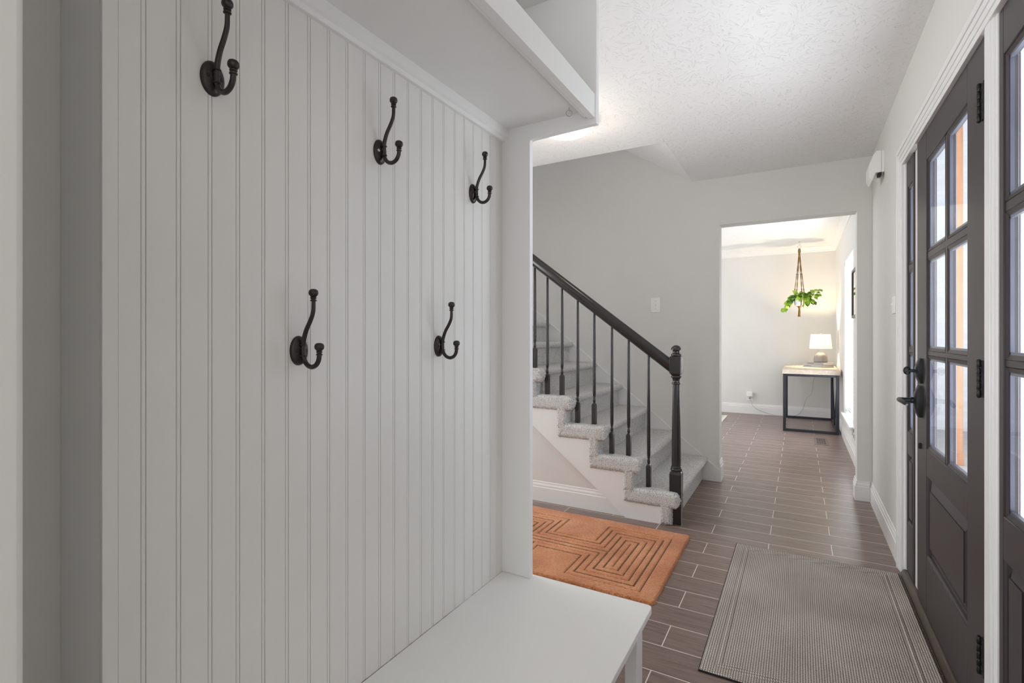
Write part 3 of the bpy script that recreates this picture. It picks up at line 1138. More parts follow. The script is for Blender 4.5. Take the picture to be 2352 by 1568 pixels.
# split into vertical strips so that the concave outline stays clean
for k in range(1, NST + 1):
    xa, xb = xris(k) - .035, xris(k + 1) - .035
    zt_ = ztop(k) - .05
    if xa > -0.974 and xb < -0.974:
        b.prism([(-0.974, 0), (xa, 0), (xa, zt_), (-0.974, zt_)], 'y', 3.181, 3.222)
        b.prism([(xb, zs(xb)), (-0.974, 0), (-0.974, zt_), (xb, zt_)], 'y', 3.181, 3.222)
    elif xb >= -0.974:
        b.prism([(xb, 0), (xa, 0), (xa, zt_), (xb, zt_)], 'y', 3.181, 3.222)
    else:
        b.prism([(xb, zs(xb)), (xa, zs(xa)), (xa, zt_), (xb, zt_)], 'y', 3.181, 3.222)
build('stringer', b, M['trim'], stairs)
# wall skirt board
b = MB()
xe = -4.4
def zk(x): return .118 + .800 * (-0.597 - x)
b.prism([(-0.556, 0), (-0.556, .10), (-0.597, .118), (xe, zk(xe)), (xe, zk(xe) - .40), (-0.9, 0)], 'y', YF - .014, YF)
sk = build('wall_skirt', b, M['trim'], stairs)
b = MB()
b.prism([(-0.590, .113), (-0.590, .122), (xe, zk(xe) + .004), (xe, zk(xe) - .006)], 'y', YF - .019, YF)
build('skirt_cap', b, M['trim'], sk)
# wall under the stairs (structure)
b = MB()
b.prism([(-0.978, 0), (-4.4, 0), (-4.4, ZC), (-3.3, 1.80), ], 'y', 3.205, 3.222)
struct('wall_stair', b, M['wall'], 'pale triangular wall under the staircase stringer', 'wall')

# newel post
nx_, ny_ = -0.668, 3.246
S = .0355
def square_block(mb, z0, z1, s, ch=.010, top_arch=True, cx=nx_, cy=ny_):
    c_ = .004
    oct_ = lambda q: [(cx - q + c_, cy - q), (cx + q - c_, cy - q), (cx + q, cy - q + c_), (cx + q, cy + q - c_), (cx + q - c_, cy + q), (cx - q + c_, cy + q), (cx - q, cy + q - c_), (cx - q, cy - q + c_)]
    levels = [(z0, s)]
    levels += [(z1 - ch, s), (z1 - ch * .4, s * .93), (z1, s * .72)]
    vs = []
    for z, q in levels:
        vs += [(x, y, z) for x, y in oct_(q)]
    fs = [tuple(range(7, -1, -1)), tuple(range((len(levels) - 1) * 8, len(levels) * 8))]
    for j in range(len(levels) - 1):
        for i in range(8):
            i2 = (i + 1) % 8
            fs.append((j * 8 + i, j * 8 + i2, (j + 1) * 8 + i2, (j + 1) * 8 + i))
    mb.add(vs, fs)


newel = MB()
square_block(newel, 0.0, 0.328, S, .022)
newel.lathe([(.026, .322), (.034, .328), (.0355, .336), (.033, .342), (.031, .345), (.033, .349), (.030, .354), (.0275, .357), (.028, .40), (.0275, .50), (.0255, .62), (.0225, .74), (.0205, .845),
             (.0205, .866), (.0265, .869), (.0275, .873), (.0265, .877), (.022, .880), (.0205, .886), (.0215, .896), (.026, .906), (.031, .911), (.032, .916), (.030, .921), (.024, .925), (.022, .93)], nx_, ny_, 28)
bl = []
square_block(newel, 0.945, 1.046, S, .012)
square_block(newel, 0.945, 0.946, S)
# lower chamfer of the upper block
c_ = .004
newel.add([(nx_ + sx * q, ny_ + sy * q, z) for (q, z) in ((S * .72, .926), (S - .001, .945)) for sx, sy in ((-1, -1), (1, -1), (1, 1), (-1, 1))],
          [(0, 1, 5, 4), (1, 2, 6, 5), (2, 3, 7, 6), (3, 0, 4, 7), (3, 2, 1, 0)])
newel.lathe([(.024, 1.044), (.030, 1.046), (.0315, 1.051), (.030, 1.056), (.025, 1.060), (.0205, 1.064), (.020, 1.074), (.022, 1.080), (.0305, 1.083), (.0315, 1.087), (.030, 1.093), (.025, 1.101), (.018, 1.107), (.009, 1.111), (.0005, 1.1125)], nx_, ny_, 28)
build('newel_post', newel, M['rail'], stairs, smooth=35)

# handrail
RS = .757
xr0, xr1 = nx_ - S + .004, -4.3
def zrail(x): return 0.998 + (-0.717 - x) * RS
hp = [(-.020, -.046), (.020, -.046), (.022, -.036), (.017, -.031), (.019, -.022), (.027, -.008), (.029, .008), (.026, .022), (.018, .034), (.008, .040), (-.008, .040), (-.018, .034), (-.026, .022), (-.029, .008), (-.027, -.008), (-.019, -.022), (-.017, -.031), (-.022, -.036)]
b = MB()
n = len(hp)
vs = [(xr0, 3.250 + y, zrail(xr0) + z) for y, z in hp] + [(xr1, 3.250 + y, zrail(xr1) + z) for y, z in hp]
b.add(vs, [(i, (i + 1) % n, n + (i + 1) % n, n + i) for i in range(n)] + [tuple(range(n - 1, -1, -1)), tuple(range(n, 2 * n))])
build('handrail', b, M['rail'], stairs, smooth=35)

# balusters
bx = [(-0.841, 1), (-0.972, 2), (-1.086, 2), (-1.210, 3), (-1.331, 3), (-1.449, 4), (-1.563, 4), (-1.664, 5), (-1.790, 5), (-1.905, 6), (-2.02, 6), (-2.14, 7), (-2.25, 7)]
for x, k in bx:
    z0 = ztop(k) - .012
    zt_ = zrail(x) - .040
    b = MB()
    q = .0142
    yb_ = 3.250
    oc = [(x - q, yb_ - q), (x + q, yb_ - q), (x + q, yb_ + q), (x - q, yb_ + q)]
    zq = z0 + .150
    vs = [(px, py, z0) for px, py in oc] + [(px, py, zq) for px, py in oc] + [(x + (px - x) * .45, yb_ + (py - yb_) * .45, zq + .014) for px, py in oc]
    b.add(vs, [(3, 2, 1, 0), (0, 1, 5, 4), (1, 2, 6, 5), (2, 3, 7, 6), (3, 0, 4, 7), (4, 5, 9, 8), (5, 6, 10, 9), (6, 7, 11, 10), (7, 4, 8, 11), (8, 9, 10, 11)])
    z = zq
    b.lathe([(.0095, z), (.0098, z + .006), (.0065, z + .011), (.0060, z + .014), (.0080, z + .017), (.0085, z + .021), (.0095, z + .026), (.0088, z + .036), (.0070, z + .044), (.0066, z + .049), (.0090, z + .052), (.0092, z + .056), (.0085, z + .060),
             (.0100, z + .064), (.0108, z + .080), (.0112, z + .14), (.0105, z + .30), (.0088, zt_ - .06), (.0075, zt_)], x, yb_, 16)
    build('baluster', b, M['rail'], stairs, smooth=35)

# ------------------------------------------------------------------ ceiling light
lx, ly = -1.19, 2.735
lamp = root('ceiling_light', (lx, ly, ZC), 'lit round flush ceiling light peeking below the cubby shelf', 'ceiling light')
b = MB(); b.lathe([(.155, 2.405), (.172, 2.408), (.174, 2.42), (.168, 2.4395)], lx, ly, 48)
build('canopy', b, M['trim'], lamp, smooth=40)
b = MB(); b.lathe([(.0005, 2.350), (.04, 2.351), (.085, 2.357), (.125, 2.370), (.150, 2.387), (.160, 2.405), (.158, 2.408)], lx, ly, 48, cap=False)
build('glass_dome', b, M['dome'], lamp, smooth=60, label='glowing opal glass dome')
pd = bpy.data.lights.new('ceiling_light_bulb', 'POINT'); pd.energy = 4; pd.color = (1.0, .90, .76); pd.shadow_soft_size = .12
po = bpy.data.objects.new('ceiling_light_bulb', pd); po.location = (0, 0, -.22); po.parent = lamp; COL.objects.link(po)

# ------------------------------------------------------------------ rugs and mat
def rug_sheet(name, x0, x1, y0, y1, h, step, mats, groove=None, fuzz=.0012, **kw):
    nx, ny = int((x1 - x0) / step), int((y1 - y0) / step)
    vs, fs, mi = [], [], []
    b = MB()
    rc = .02
    for j in range(ny + 1):
        for i in range(nx + 1):
            x = x0 + (x1 - x0) * i / nx; y = y0 + (y1 - y0) * j / ny
            e = min(x - x0, x1 - x, y - y0, y1 - y)
            z = h * (1 - (1 - min(1, e / .012)) ** 2 * .75) if e < .012 else h
            g = groove(x, y) if groove else 0
            z -= g * h * .30
            if e < 1e-6: z = 0.001
            edge = e < 1e-6
            # rounded corners
            cx = min(max(x, x0 + rc), x1 - rc); cy = min(max(y, y0 + rc), y1 - rc)
            dx, dy = x - cx, y - cy
            if dx and dy:
                m_ = max(abs(dx), abs(dy)); l_ = math.hypot(dx, dy)
                x, y = cx + dx * m_ / l_, cy + dy * m_ / l_
            f = fuzz
            vs.append((x + random.gauss(0, f * (1.0 if e < .01 else .4)), y + random.gauss(0, f * (1.0 if e < .01 else .4)), max(.0006, z + (0 if edge else random.gauss(0, f * .6)))))
    for j in range(ny):
        for i in range(nx):
            fs.append((j * (nx + 1) + i, j * (nx + 1) + i + 1, (j + 1) * (nx + 1) + i + 1, (j + 1) * (nx + 1) + i))
            xm = x0 + (x1 - x0) * (i + .5) / nx; ym = y0 + (y1 - y0) * (j + .5) / ny
            mi.append(1 if groove and groove(xm, ym) > .5 else 0)
    b.v = vs; b.f = [list(f) for f in fs]; b.mi = mi
    return build(name, b, mats, smooth=80, **kw)


RX1 = -0.545
def h_dist(x, y):
    """Chebyshev depth inside the carved H pattern (negative outside)"""
    ds = [y - 2.265, 2.942 - y, -0.628 - x]
    u = (x + 1.0) % -0.632      # 0 .. -0.632 : notch between 0 and -0.26 to the left of each block
    if x <= -0.628:
        # nearest notch rectangles
        best = 9
        for kx in (0, 1, 2, 3):
            nx1 = -1.000 - .632 * kx; nx0 = nx1 - .258
            dx = max(nx0 - x, x - nx1)
            for dy in (2.712 - y, y - 2.488):
                best = min(best, max(dx, dy))
        ds.append(best)
    return min(ds)


def carved(x, y):
    d = h_dist(x, y)
    if d < -.006 or d > .19: return 0
    r_ = d % .0372
    r_ = min(r_, .0372 - r_)
    return 1.0 if r_ < .0040 else (0.5 if r_ < .0058 else 0)


rug_sheet('rug', -1.95, RX1, 2.195, 3.055, .013, .0032, [M['orange'], M['orange_line']], carved, .0011,
          label='terracotta orange rug with carved nested line pattern by the stairs', cat='rug')

# doormat: woven top with raised border cords on a rubber back
mat_ = root('doormat', (0.06, 2.46, 0), 'taupe woven doormat with black rubber edge inside the front door', 'doormat')
X0, X1, Y0_, Y1_ = -0.306, 0.425, 1.848, 3.080
b = MB(); b.box(X0, X1, Y0_, Y1_, 0.0005, .006)
build('rubber_backing', b, M['rubber'], mat_, label='black rubber backing')
b = MB()
nxx, nyy = 240, 180
vs, fs = [], []
for j in range(nyy + 1):
    for i in range(nxx + 1):
        x = X0 + .003 + (X1 - X0 - .006) * i / nxx; y = Y0_ + .003 + (Y1_ - Y0_ - .006) * j / nyy
        e = min(x - X0, X1 - x, y - Y0_, Y1_ - y)
        z = .0095
        for q in (.052, .072):
            z -= .0030 * math.exp(-((e - q) / .004) ** 2)
        z += .0018 * math.exp(-((e - .062) / .006) ** 2)
        if e < .0032: z = .006
        vs.append((x, y, z + random.gauss(0, .0003)))
for j in range(nyy):
    for i in range(nxx):
        fs.append((j * (nxx + 1) + i, j * (nxx + 1) + i + 1, (j + 1) * (nxx + 1) + i + 1, (j + 1) * (nxx + 1) + i))
b.add(vs, fs)
build('woven_top', b, M['weave'], mat_, smooth=60)

# pale rug in the next room
r2 = root('area_rug', (-2.0, 6.9, 0), 'pale patterned area rug corner in the next room', 'rug')
b = MB(); b.box(-3.2, -0.912, 5.6, 7.945, 0.0005, .008)
build('rug_field', b, M['rug_pale'], r2)
b = MB(); b.box(-0.945, -0.906, 5.6, 7.951, 0.0005, .0092); b.box(-3.2, -0.945, 7.915, 7.951, 0.0005, .0092)
build('rug_border', b, M['rug_edge'], r2)

# ------------------------------------------------------------------ wall fittings
def switch_plate(rt_name, label, face, u, z, w, h, axis):
    rt_ = root(rt_name, (u, face, z) if axis == 'y' else (face, u, z), label, 'light switch')
    def bx3(mb, du0, du1, dz0, dz1, d0, d1):
        if axis == 'y': mb.box(u + du0, u + du1, face - d1, face - d0, z + dz0, z + dz1)
        else: mb.box(face - d1, face - d0, u + du0, u + du1, z + dz0, z + dz1)
    m_ = MB(); bx3(m_, -w / 2, w / 2, -h / 2, h / 2, 0, .006)
    build('switch_plate', m_, M['plastic'], rt_, bevel=.003)
    m_ = MB(); bx3(m_, -.006, .006, -.013, .013, .005, .0085)
    tg = build('toggle', m_, M['plastic'], rt_, bevel=.001)
    m_ = MB(); bx3(m_, -.0045, .0045, -.002, .011, .008, .017)
    build('toggle_tip', m_, M['plastic'], tg, bevel=.001)
    for dz in (-h * .26, h * .26):
        m_ = MB(); bx3(m_, -.003, .003, dz - .003, dz + .003, .0055, .0068)
        build('screw', m_, M['screw'], rt_)
    return rt_


switch_plate('light_switch', 'white light switch on the grey wall above the handrail', YF, -1.064, 1.433, .082, .128, 'y')
switch_plate('light_switch', 'white light switch on the wall between the door casing and the opening', XW, 3.377, 1.337, .105, .095, 'x')

# boxed motion sensor high on the wall
se = root('motion_sensor', (XW, 3.85, 2.22), 'white faceted motion sensor high on the wall near the ceiling corner', 'sensor')
b = MB(); b.box(.432, XW, 3.74, 3.90, 2.160, 2.289)
build('base', b, M['plastic'], se, bevel=.002)
b = MB(); b.prism([(.4315, 2.290), (.407, 2.292), (.391, 2.266), (.371, 2.212), (.371, 2.140), (.386, 2.113), (.404, 2.158), (.4315, 2.160)], 'y', 3.738, 3.905)
build('cover', b, M['plastic'], se, bevel=.002)
b = MB(); b.box(.416, .434, 3.745, 3.80, 2.142, 2.161)
build('lens', b, M['dark_hole'], se, label='dark sensor lens')

# outlet and plug-in on the end wall, with cord to the lamp
ou = root('wall_outlet', (-.64, YB, .25), 'white outlet with a plugged-in adapter on the end wall', 'outlet')
b = MB(); b.box(-.684, -.598, YB - .006, YB, .195, .318)
build('cover_plate', b, M['plastic'], ou, bevel=.003)
for dx in (-.008, .008):
    b = MB(); b.box(-.641 + dx - .0015, -.641 + dx + .0015, YB - .0072, YB - .0055, .223, .233)
    build('socket_slot', b, M['dark_hole'], ou)
b = MB(); b.box(-.684, -.603, YB - .05, YB - .006, .262, .330)
build('adapter', b, M['plastic'], ou, bevel=.006)
b = MB(); b.tube([(-.643, YB - .007, .238), (-.643, YB - .03, .238), (-.643, YB - .034, .236)], [.013, .013, .007], 12)
build('plug', b, M['wire'], ou, smooth=40)
b = MB()
pts = smooth_path([(-.643, 8.335, .236), (-.625, 8.328, .19), (-.60, 8.325, .13), (-.53, 8.325, .07), (-.42, 8.322, .03), (-.30, 8.31, .008), (-.16, 8.305, .008), (-.02, 8.31, .035), (.05, 8.315, .13), (.09, 8.312, .27), (.155, 8.31, .36), (.175, 8.31, .52), (.205, 8.315, .64), (.215, 8.31, .73), (.225, 8.275, .772), (.235, 8.22, .764), (.25, 8.09, .764), (.25, 8.04, .79), (.25, 7.99, .826), (.249, 7.905, .829)], 6)
b.tube(pts, .0032, 6)
build('power_cord', b, M['wire'], label='thin grey power cord trailing from the outlet up behind the lamp table', cat='cord')
o2 = root('wall_outlet', (XW, 5.62, .27), 'edge-on white outlet low on the wall below the mirror', 'outlet')
b = MB(); b.box(XW - .006, XW, 5.58, 5.66, .205, .325)
build('cover_plate', b, M['plastic'], o2, bevel=.002)
for zc in (.292, .238):
    b = MB(); b.box(XW - .0075, XW - .0055, 5.605, 5.635, zc - .016, zc + .016)
    build('socket_face', b, M['dark_hole'], o2)

# floor vent
fv = root('floor_vent', (.213, 6.53, 0), 'taupe metal floor vent in front of the lamp table', 'floor vent')
b = MB()
vx0, vx1, vy0, vy1 = .146, .279, 6.32, 6.745
b.box(vx0, vx1, vy0, vy0 + .05, .0004, .005); b.box(vx0, vx1, vy1 - .05, vy1, .0004, .005)
b.box(vx0, vx0 + .022, vy0 + .05, vy1 - .05, .0004, .005); b.box(vx1 - .022, vx1, vy0 + .05, vy1 - .05, .0004, .005)
build('rim', b, M['vent_metal'], fv)
b = MB()
for i in range(5):
    xx = vx0 + .022 + (vx1 - vx0 - .044) * i / 4
    b.box(xx - .003, xx + .003, vy0 + .05, vy1 - .05, .0012, .0046)
for i in range(12):
    yy = vy0 + .05 + (vy1 - vy0 - .1) * i / 11
    b.box(vx0 + .02, vx1 - .02, yy - .006, yy + .006, .0012, .0044)
build('grille', b, M['vent_metal'], fv)
b = MB(); b.box(vx0 + .02, vx1 - .02, vy0 + .048, vy1 - .048, .0003, .0010)
build('duct', b, M['dark_hole'], fv)

# ------------------------------------------------------------------ dining window, blind, mirror
wd = root('window_3', (XW, 6.3, 1.15), 'bright window with white blind beside the lamp table', 'window', kind='structure')
b = MB()
fx0, fx1 = .500, .548
b.box(fx0, fx1, WY0, WY0 + .05, WZ0, WZ1); b.box(fx0, fx1, WY1 - .05, WY1, WZ0, WZ1)
b.box(fx0, fx1, WY0, WY1, WZ0, WZ0 + .05); b.box(fx0, fx1, WY0, WY1, WZ1 - .05, WZ1)
b.box(fx0 + .005, fx1 - .005, WY0, WY1, 1.13, 1.17)
build('window_frame', b, M['trim'], wd, bevel=.003)
b = MB(); b.box(.520, .528, WY0 + .04, WY1 - .04, WZ0 + .04, WZ1 - .04)
build('glass', b, M['glass'], wd)
b = MB(); b.box(.415, .53, WY0 - .05, WY1 + .05, WZ0 - .018, WZ0 + .004)
b.box(.432, XW, WY0 - .04, WY1 + .04, WZ0 - .07, WZ0 - .018)
build('window_sill', b, M['trim'], wd, bevel=.003)
bl_ = root('window_blind', (.47, 6.29, 2.0), 'closed white slatted blind glowing with daylight', 'blind')
b = MB(); b.box(.452, .488, WY0 + .008, WY1 - .008, WZ1 - .045, WZ1 - .002)
build('headrail', b, M['blind'], bl_, bevel=.003)
b = MB()
zz = WZ0 + .045
while zz < WZ1 - .05:
    b.add([(.478, WY0 + .012, zz - .022), (.478, WY1 - .012, zz - .022), (.460, WY1 - .012, zz + .020), (.460, WY0 + .012, zz + .020),
           (.4792, WY0 + .012, zz - .0214), (.4792, WY1 - .012, zz - .0214), (.4612, WY1 - .012, zz + .0206), (.4612, WY0 + .012, zz + .0206)],
          [(0, 1, 2, 3), (7, 6, 5, 4), (0, 4, 5, 1), (3, 2, 6, 7), (0, 3, 7, 4), (1, 5, 6, 2)])
    zz += .036
build('slats', b, M['blind'], bl_)
b = MB(); b.box(.458, .482, WY0 + .012, WY1 - .012, WZ0 + .006, WZ0 + .022)
build('bottom_rail', b, M['blind'], bl_, bevel=.003)
b = MB(); b.tube([(.452, WY0 + .09, WZ1 - .05), (.451, WY0 + .09, .95)], .003, 8)
build('tilt_wand', b, M['plastic'], bl_)

mi_ = root('mirror', (XW, 5.35, 1.55), 'dark framed mirror on the wall beside the bright window', 'mirror')
b = MB()
my0, my1, mz0, mz1 = 4.98, 5.65, 1.333, 1.775
b.box(.424, XW, my0, my0 + .025, mz0, mz1); b.box(.424, XW, my1 - .025, my1, mz0, mz1)
b.box(.424, XW, my0 + .025, my1 - .025, mz0, mz0 + .025); b.box(.424, XW, my0 + .025, my1 - .025, mz1 - .025, mz1)
build('mirror_frame', b, M['mirror_frame'], mi_, bevel=.002, label='dark brown frame')
b = MB(); b.box(.433, .440, my0 + .02, my1 - .02, mz0 + .02, mz1 - .02)
build('mirror_glass', b, M['mirror'], mi_)

# ------------------------------------------------------------------ lamp table
tb = root('console_table', (.125, 7.65, 0), 'pale oak console table on a dark steel frame under the window', 'table')
TX0, TX1, TY0, TY1 = -.180, .425, 7.05, 8.25
b = MB(); b.box(TX0, TX1, TY0, TY1, .704, .757)
build('table_top', b, M['oak'], tb, bevel=.002)
q = .032
lx0, lx1, ly0, ly1 = TX0 + .008, TX1 - .012, TY0 + .012, TY1 - .012
for x in (lx0, lx1 - q):
    for y in (ly0, ly1 - q):
        b = MB(); b.box(x, x + q, y, y + q, 0.0, .703)
        build('leg', b, M['steel_dark'], tb, bevel=.002)
bars = []
for y in (ly0, ly1 - q):
    bars += [(lx0 + q, lx1 - q, y, y + q, .675, .703), (lx0 + q, lx1 - q, y, y + q, 0.0, .030)]
bars += [(lx1 - q, lx1, ly0 + q, ly1 - q, 0.0, .030), (lx0, lx0 + q, ly0 + q, ly1 - q, .675, .703), (lx1 - q, lx1, ly0 + q, ly1 - q, .675, .703)]
for bb in bars:
    b = MB(); b.box(*bb)
    build('frame_rail', b, M['steel_dark'], tb)
ymid = (ly0 + ly1) / 2
for y in (ly0 + q, ly1 - q):
    b = MB(); b.tube([(lx1 - q / 2, ymid, .03), (lx1 - q / 2, y, .676)], .009, 8)
    build('side_brace', b, M['steel_dark'], tb)


def book(cx, cy, z, w, d, h, ang, cover, label):
    rt_ = root('book', (cx, cy, z), label, 'book', 'books under the table lamp')
    rt_.rotation_euler = (0, 0, ang)
    def lb(mb): return mb
    off = Vector((cx, cy, z))
    def B(mb, x0, x1, y0, y1, z0, z1): mb.box(cx + x0, cx + x1, cy + y0, cy + y1, z + z0, z + z1)
    m_ = MB(); B(m_, -w / 2, w / 2, -d / 2, d / 2, 0, .003); B(m_, -w / 2, w / 2, -d / 2, d / 2, h - .003, h); B(m_, -w / 2, w / 2, -d / 2, -d / 2 + .004, .003, h - .003)
    build('cover', m_, cover, rt_)
    m_ = MB(); B(m_, -w / 2 + .004, w / 2 - .004, -d / 2 + .004, d / 2 - .004, .003, h - .003)
    build('pages', m_, M['paper'], rt_)
    m_ = MB()
    x = -w * .40
    rnd = random.Random(3)
    while x < -w * .05:
        l_ = rnd.uniform(.006, .012)
        B(m_, x, x + l_, -d / 2 - .0006, -d / 2 + .001, h * .35, h * .62); x += l_ + .004
    build('spine_print', m_, M['ink'], rt_)
    return rt_


book(.225, 7.825, .757, .285, .215, .034, math.radians(-43), M['book_pale'], 'lower of the two pale books lying on the oak table')
book(.252, 7.810, .791, .270, .200, .029, math.radians(-47), M['book_grey'], 'upper grey book carrying the table lamp')
# table lamp
LZ = .820
la = root('table_lamp', (.249, 7.81, LZ), 'lit table lamp with grey ceramic base and white drum shade', 'table lamp')
cx, cy = .249, 7.81
b = MB(); b.lathe([(.074, LZ), (.079, LZ + .004), (.081, LZ + .02), (.080, LZ + .05), (.075, LZ + .08), (.063, LZ + .105), (.045, LZ + .122), (.026, LZ + .132), (.018, LZ + .137)], cx, cy, 36)
build('base', b, M['ceramic'], la, smooth=50, label='grey ceramic domed base')
b = MB(); b.lathe([(.017, LZ + .136), (.018, LZ + .141), (.009, LZ + .145), (.008, LZ + .190), (.013, LZ + .193), (.013, LZ + .215), (.006, LZ + .217)], cx, cy, 20)
build('neck', b, M['screw'], la, smooth=40)
b = MB(); b.ball((cx, cy, LZ + .25), .028, 16, 10)
build('bulb', b, M['bulb'], la, smooth=60)
b = MB()
for (ra, za, rb, zb) in ((.131, LZ + .182, .112, LZ + .372),):
    b.lathe([(ra, za), (rb, zb), (rb - .0015, zb), (ra - .0015, za), (ra, za)], cx, cy, 48, cap=False)
build('lamp_shade', b, M['shade'], la, smooth=50, label='white drum shade')
b = MB()
for a in (0, 2 * PI / 3, 4 * PI / 3):
    b.tube([(cx, cy, LZ + .368), (cx + .111 * math.cos(a), cy + .111 * math.sin(a), LZ + .368)], .0016, 6)
b.lathe([(.004, LZ + .366), (.007, LZ + .376), (.008, LZ + .384), (.004, LZ + .392), (.0005, LZ + .394)], cx, cy, 14)
b.tube([(cx - .03, cy, LZ + .20), (cx - .045, cy, LZ + .28), (cx - .02, cy, LZ + .36), (cx, cy, LZ + .368)], .0014, 6)
build('harp', b, M['screw'], la, smooth=40)
pd = bpy.data.lights.new('table_lamp_light', 'POINT'); pd.energy = 38; pd.color = (1.0, .76, .50); pd.shadow_soft_size = .03
po = bpy.data.objects.new('table_lamp_light', pd); po.location = (0, 0, .28); po.parent = la; COL.objects.link(po)

# ------------------------------------------------------------------ hanging planter
hx, hy = .004, 7.80
hg = root('plant_hanger', (hx, hy, ZC), 'brown macrame plant hanger hung from a ceiling hook', 'plant hanger')
b = MB()
b.lathe([(.012, ZC - .003), (.013, ZC - .0005)], hx, hy, 16)
b.tube([(hx, hy, ZC - .002), (hx, hy, ZC - .028), (hx + .010, hy, ZC - .036), (hx + .006, hy, ZC - .050), (hx - .006, hy, ZC - .050), (hx - .010, hy, ZC - .040)], .0022, 8)
build('ceiling_hook', b, M['screw'], hg, smooth=50)
b = MB(); b.tube([(hx + .020 * math.sin(a), hy, 2.370 + .021 * math.cos(a)) for a in [2 * PI * i / 28 for i in range(29)]], .0022, 8)
build('ring', b, M['screw'], hg, smooth=50)
b = MB()
b.lathe([(.010, 2.270), (.014, 2.285), (.017, 2.300), (.017, 2.325), (.014, 2.338), (.010, 2.345)], hx, hy, 14)
build('top_knot', b, M['jute'], hg, smooth=60)
ang = [.5, 2.1, 3.6, 5.2]
for a in ang:
    ca, sa = math.cos(a), math.sin(a)
    b = MB()
    pts = smooth_path([(hx + .008 * ca, hy + .008 * sa, 2.29), (hx + .018 * ca, hy + .018 * sa, 2.15), (hx + .034 * ca, hy + .034 * sa, 2.0), (hx + .050 * ca, hy + .050 * sa, 1.86), (hx + .064 * ca, hy + .064 * sa, 1.74), (hx + .062 * ca, hy + .062 * sa, 1.66), (hx + .048 * ca, hy + .048 * sa, 1.585), (hx + .012 * ca, hy + .012 * sa, 1.560)], 6)
    off = Vector((-sa, ca, 0)) * .0042
    for s in (-1, 1):
        b.tube([Vector(p) + off * s * math.cos(i * .7) for i, p in enumerate(pts)], .0034, 7)
    for zi in (6 * 2, 6 * 3 + 3):
        p = pts[zi]; b.ball(p, .0085, 10, 6)
    build('strand', b, M['jute'], hg, smooth=60)
b = MB()
b.lathe([(.008, 1.540), (.017, 1.548), (.019, 1.560), (.013, 1.572)], hx, hy, 14)
for i in range(26):
    a = random.uniform(0, 2 * PI); r_ = random.uniform(.004, .018)
    x1_, y1_ = hx + r_ * math.cos(a) * 1.25, hy + r_ * math.sin(a) * 1.25
    b.tube([(hx + r_ * .6 * math.cos(a), hy + r_ * .6 * math.sin(a), 1.55), (hx + r_ * math.cos(a), hy + r_ * math.sin(a), 1.49), (x1_ + random.uniform(-.006, .006), y1_, random.uniform(1.425, 1.445))], .0028, 6)
build('tassel', b, M['jute'], hg, smooth=60)

pl = root('potted_plant', (hx - .012, hy, 1.572), 'trailing green pothos in a white pot held by the hanger', 'potted plant')
px_, py_ = hx - .008, hy
b = MB(); b.lathe([(.030, 1.573), (.040, 1.576), (.050, 1.592), (.0545, 1.62), (.054, 1.65), (.050, 1.672), (.0485, 1.682), (.046, 1.682), (.046, 1.66), (.0005, 1.66)], px_, py_, 32)
build('pot', b, M['pot'], pl, smooth=50, label='white glazed pot')
fo = MB(); sv = MB()
rnd = random.Random(21)


def leaf(mb, base, d, up, size):
    d = d.normalized()
    side = d.cross(up)
    if side.length < 1e-4: side = Vector((1, 0, 0))
    side.normalize()
    nn = side.cross(d).normalized()
    outl = [(0, 0), (.12, .30), (.30, .42), (.52, .38), (.75, .22), (1.0, 0.0)]
    vs = [base]
    mid = [base + d * (t * size) + nn * (-.10 * size * t * t) for t, w in outl]
    le = [base + d * (t * size - (.10 * size if 0 < t < .2 else 0)) + side * (w * size) + nn * (.07 * size * w * 2 - .10 * size * t * t) for t, w in outl]
    ri = [base + d * (t * size - (.10 * size if 0 < t < .2 else 0)) - side * (w * size) + nn * (.07 * size * w * 2 - .10 * size * t * t) for t, w in outl]
    n_ = len(outl)
    V_ = mid + le[1:-1] + ri[1:-1]
    F_ = []
    L_ = lambda i: n_ + i - 1
    R_ = lambda i: n_ + (n_ - 2) + i - 1
    F_.append((0, 1, L_(1))); F_.append((0, R_(1), 1))
    for i in range(1, n_ - 2):
        F_.append((i, i + 1, L_(i + 1), L_(i))); F_.append((i, R_(i), R_(i + 1), i + 1))
    F_.append((n_ - 2, n_ - 1, L_(n_ - 2))); F_.append((n_ - 2, R_(n_ - 2), n_ - 1))
    mb.add(V_, F_)


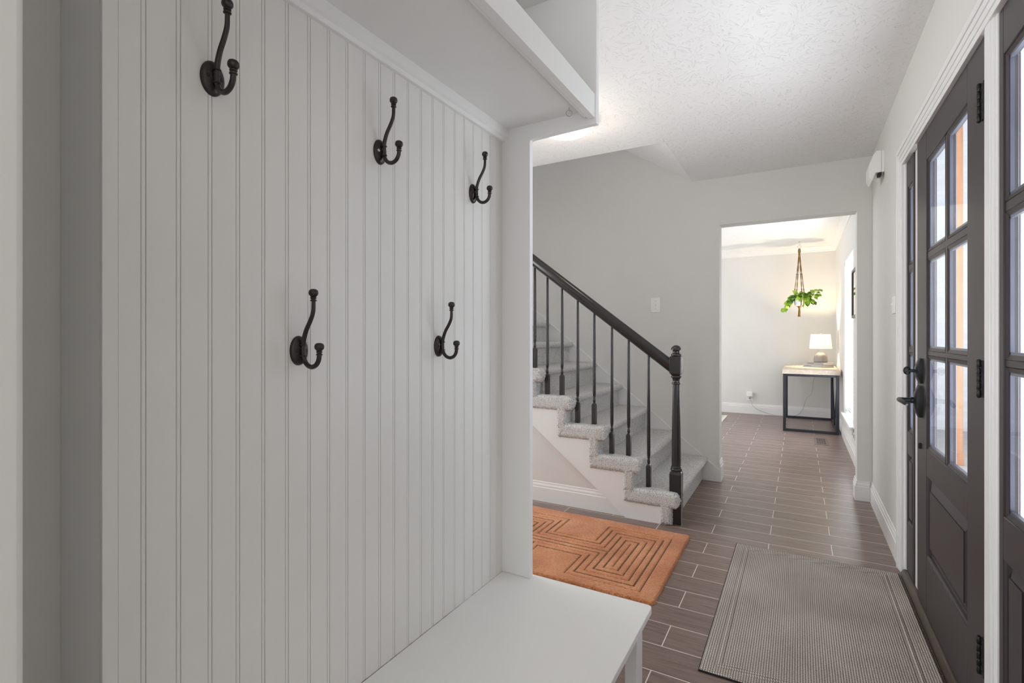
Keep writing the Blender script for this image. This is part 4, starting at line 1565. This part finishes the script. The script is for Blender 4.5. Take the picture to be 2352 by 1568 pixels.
top = Vector((px_, py_, 1.685))
vines = []
for i in range(15):
    a = rnd.uniform(0, 2 * PI)
    reach = rnd.uniform(.10, .17)
    vines.append((a, reach, rnd.uniform(.02, .09), rnd.uniform(-.10, .02)))
for a, rch in ((PI * .98, .175), (PI * 1.06, .165), (PI * .9, .15)):
    vines.append((a, rch, .03, -.14))
for a, rch, en in ((.05, .235, .10), (-.12, .22, .06), (.2, .225, .03), (-.3, .20, .0), (.35, .2, .09), (-.05, .18, -.06), (.12, .16, -.07)):
    vines.append((a, rch, .075, en))
for a, rch, lift, drop in vines:
    dr = Vector((math.cos(a), math.sin(a) * .8, 0))
    p0 = top + dr * .02
    p1 = top + dr * rch * .5 + Vector((0, 0, lift))
    p2 = top + dr * rch + Vector((0, 0, drop))
    pts = [p0 * (1 - t) ** 2 + p1 * 2 * t * (1 - t) + p2 * t * t for t in [i / 8 for i in range(9)]]
    sv.tube(pts, .0014, 6)
    for i in range(3, 9):
        for s in ((-1, 1) if i % 3 == 2 else ((1,) if i % 2 else (-1,))):
            t = (pts[i] - pts[i - 1]).normalized()
            sd = t.cross(Vector((0, 0, 1)))
            d = t * rnd.uniform(.2, .8) + sd * s * rnd.uniform(.2, .9) + Vector((0, 0, rnd.uniform(-.5, .25)))
            leaf(fo, pts[i], d, Vector((rnd.uniform(-.4, .4), -rnd.uniform(.2, .9), 1)), rnd.uniform(.048, .068))
for i in range(14):
    a = rnd.uniform(0, 2 * PI)
    d = Vector((math.cos(a), math.sin(a), rnd.uniform(.0, .9)))
    leaf(fo, top + Vector((rnd.uniform(-.03, .03), rnd.uniform(-.03, .03), rnd.uniform(0, .06))), d, Vector((0, -1, .6)), rnd.uniform(.065, .085))
build('foliage', fo, M['leaf'], pl, smooth=60)
build('vines', sv, M['leaf'], pl, smooth=60)

# ------------------------------------------------------------------ outside the front door
struct('ground_porch', MB().box(XO + .04, 12, -4, 16, -.30, -.20), M['concrete'], 'pale porch slab outside the front door', 'ground')
b = MB(); b.box(.9, 9.0, 9.5, 9.7, -.2, 4.6)
struct('wall_garden', b, M['brick'], 'white painted brick wall beyond the porch', 'wall')
pp = root('porch_post', (1.475, 7.0, -.2), 'orange stained wooden porch post seen through the door glass', 'post')
b = MB(); b.box(1.445, 1.505, 6.97, 7.03, -.2, 4.2)
build('shaft', b, M['post'], pp, bevel=.004)
b = MB(); b.box(1.437, 1.513, 6.962, 7.038, -.2, -.06)
build('plinth', b, M['post'], pp, bevel=.004)
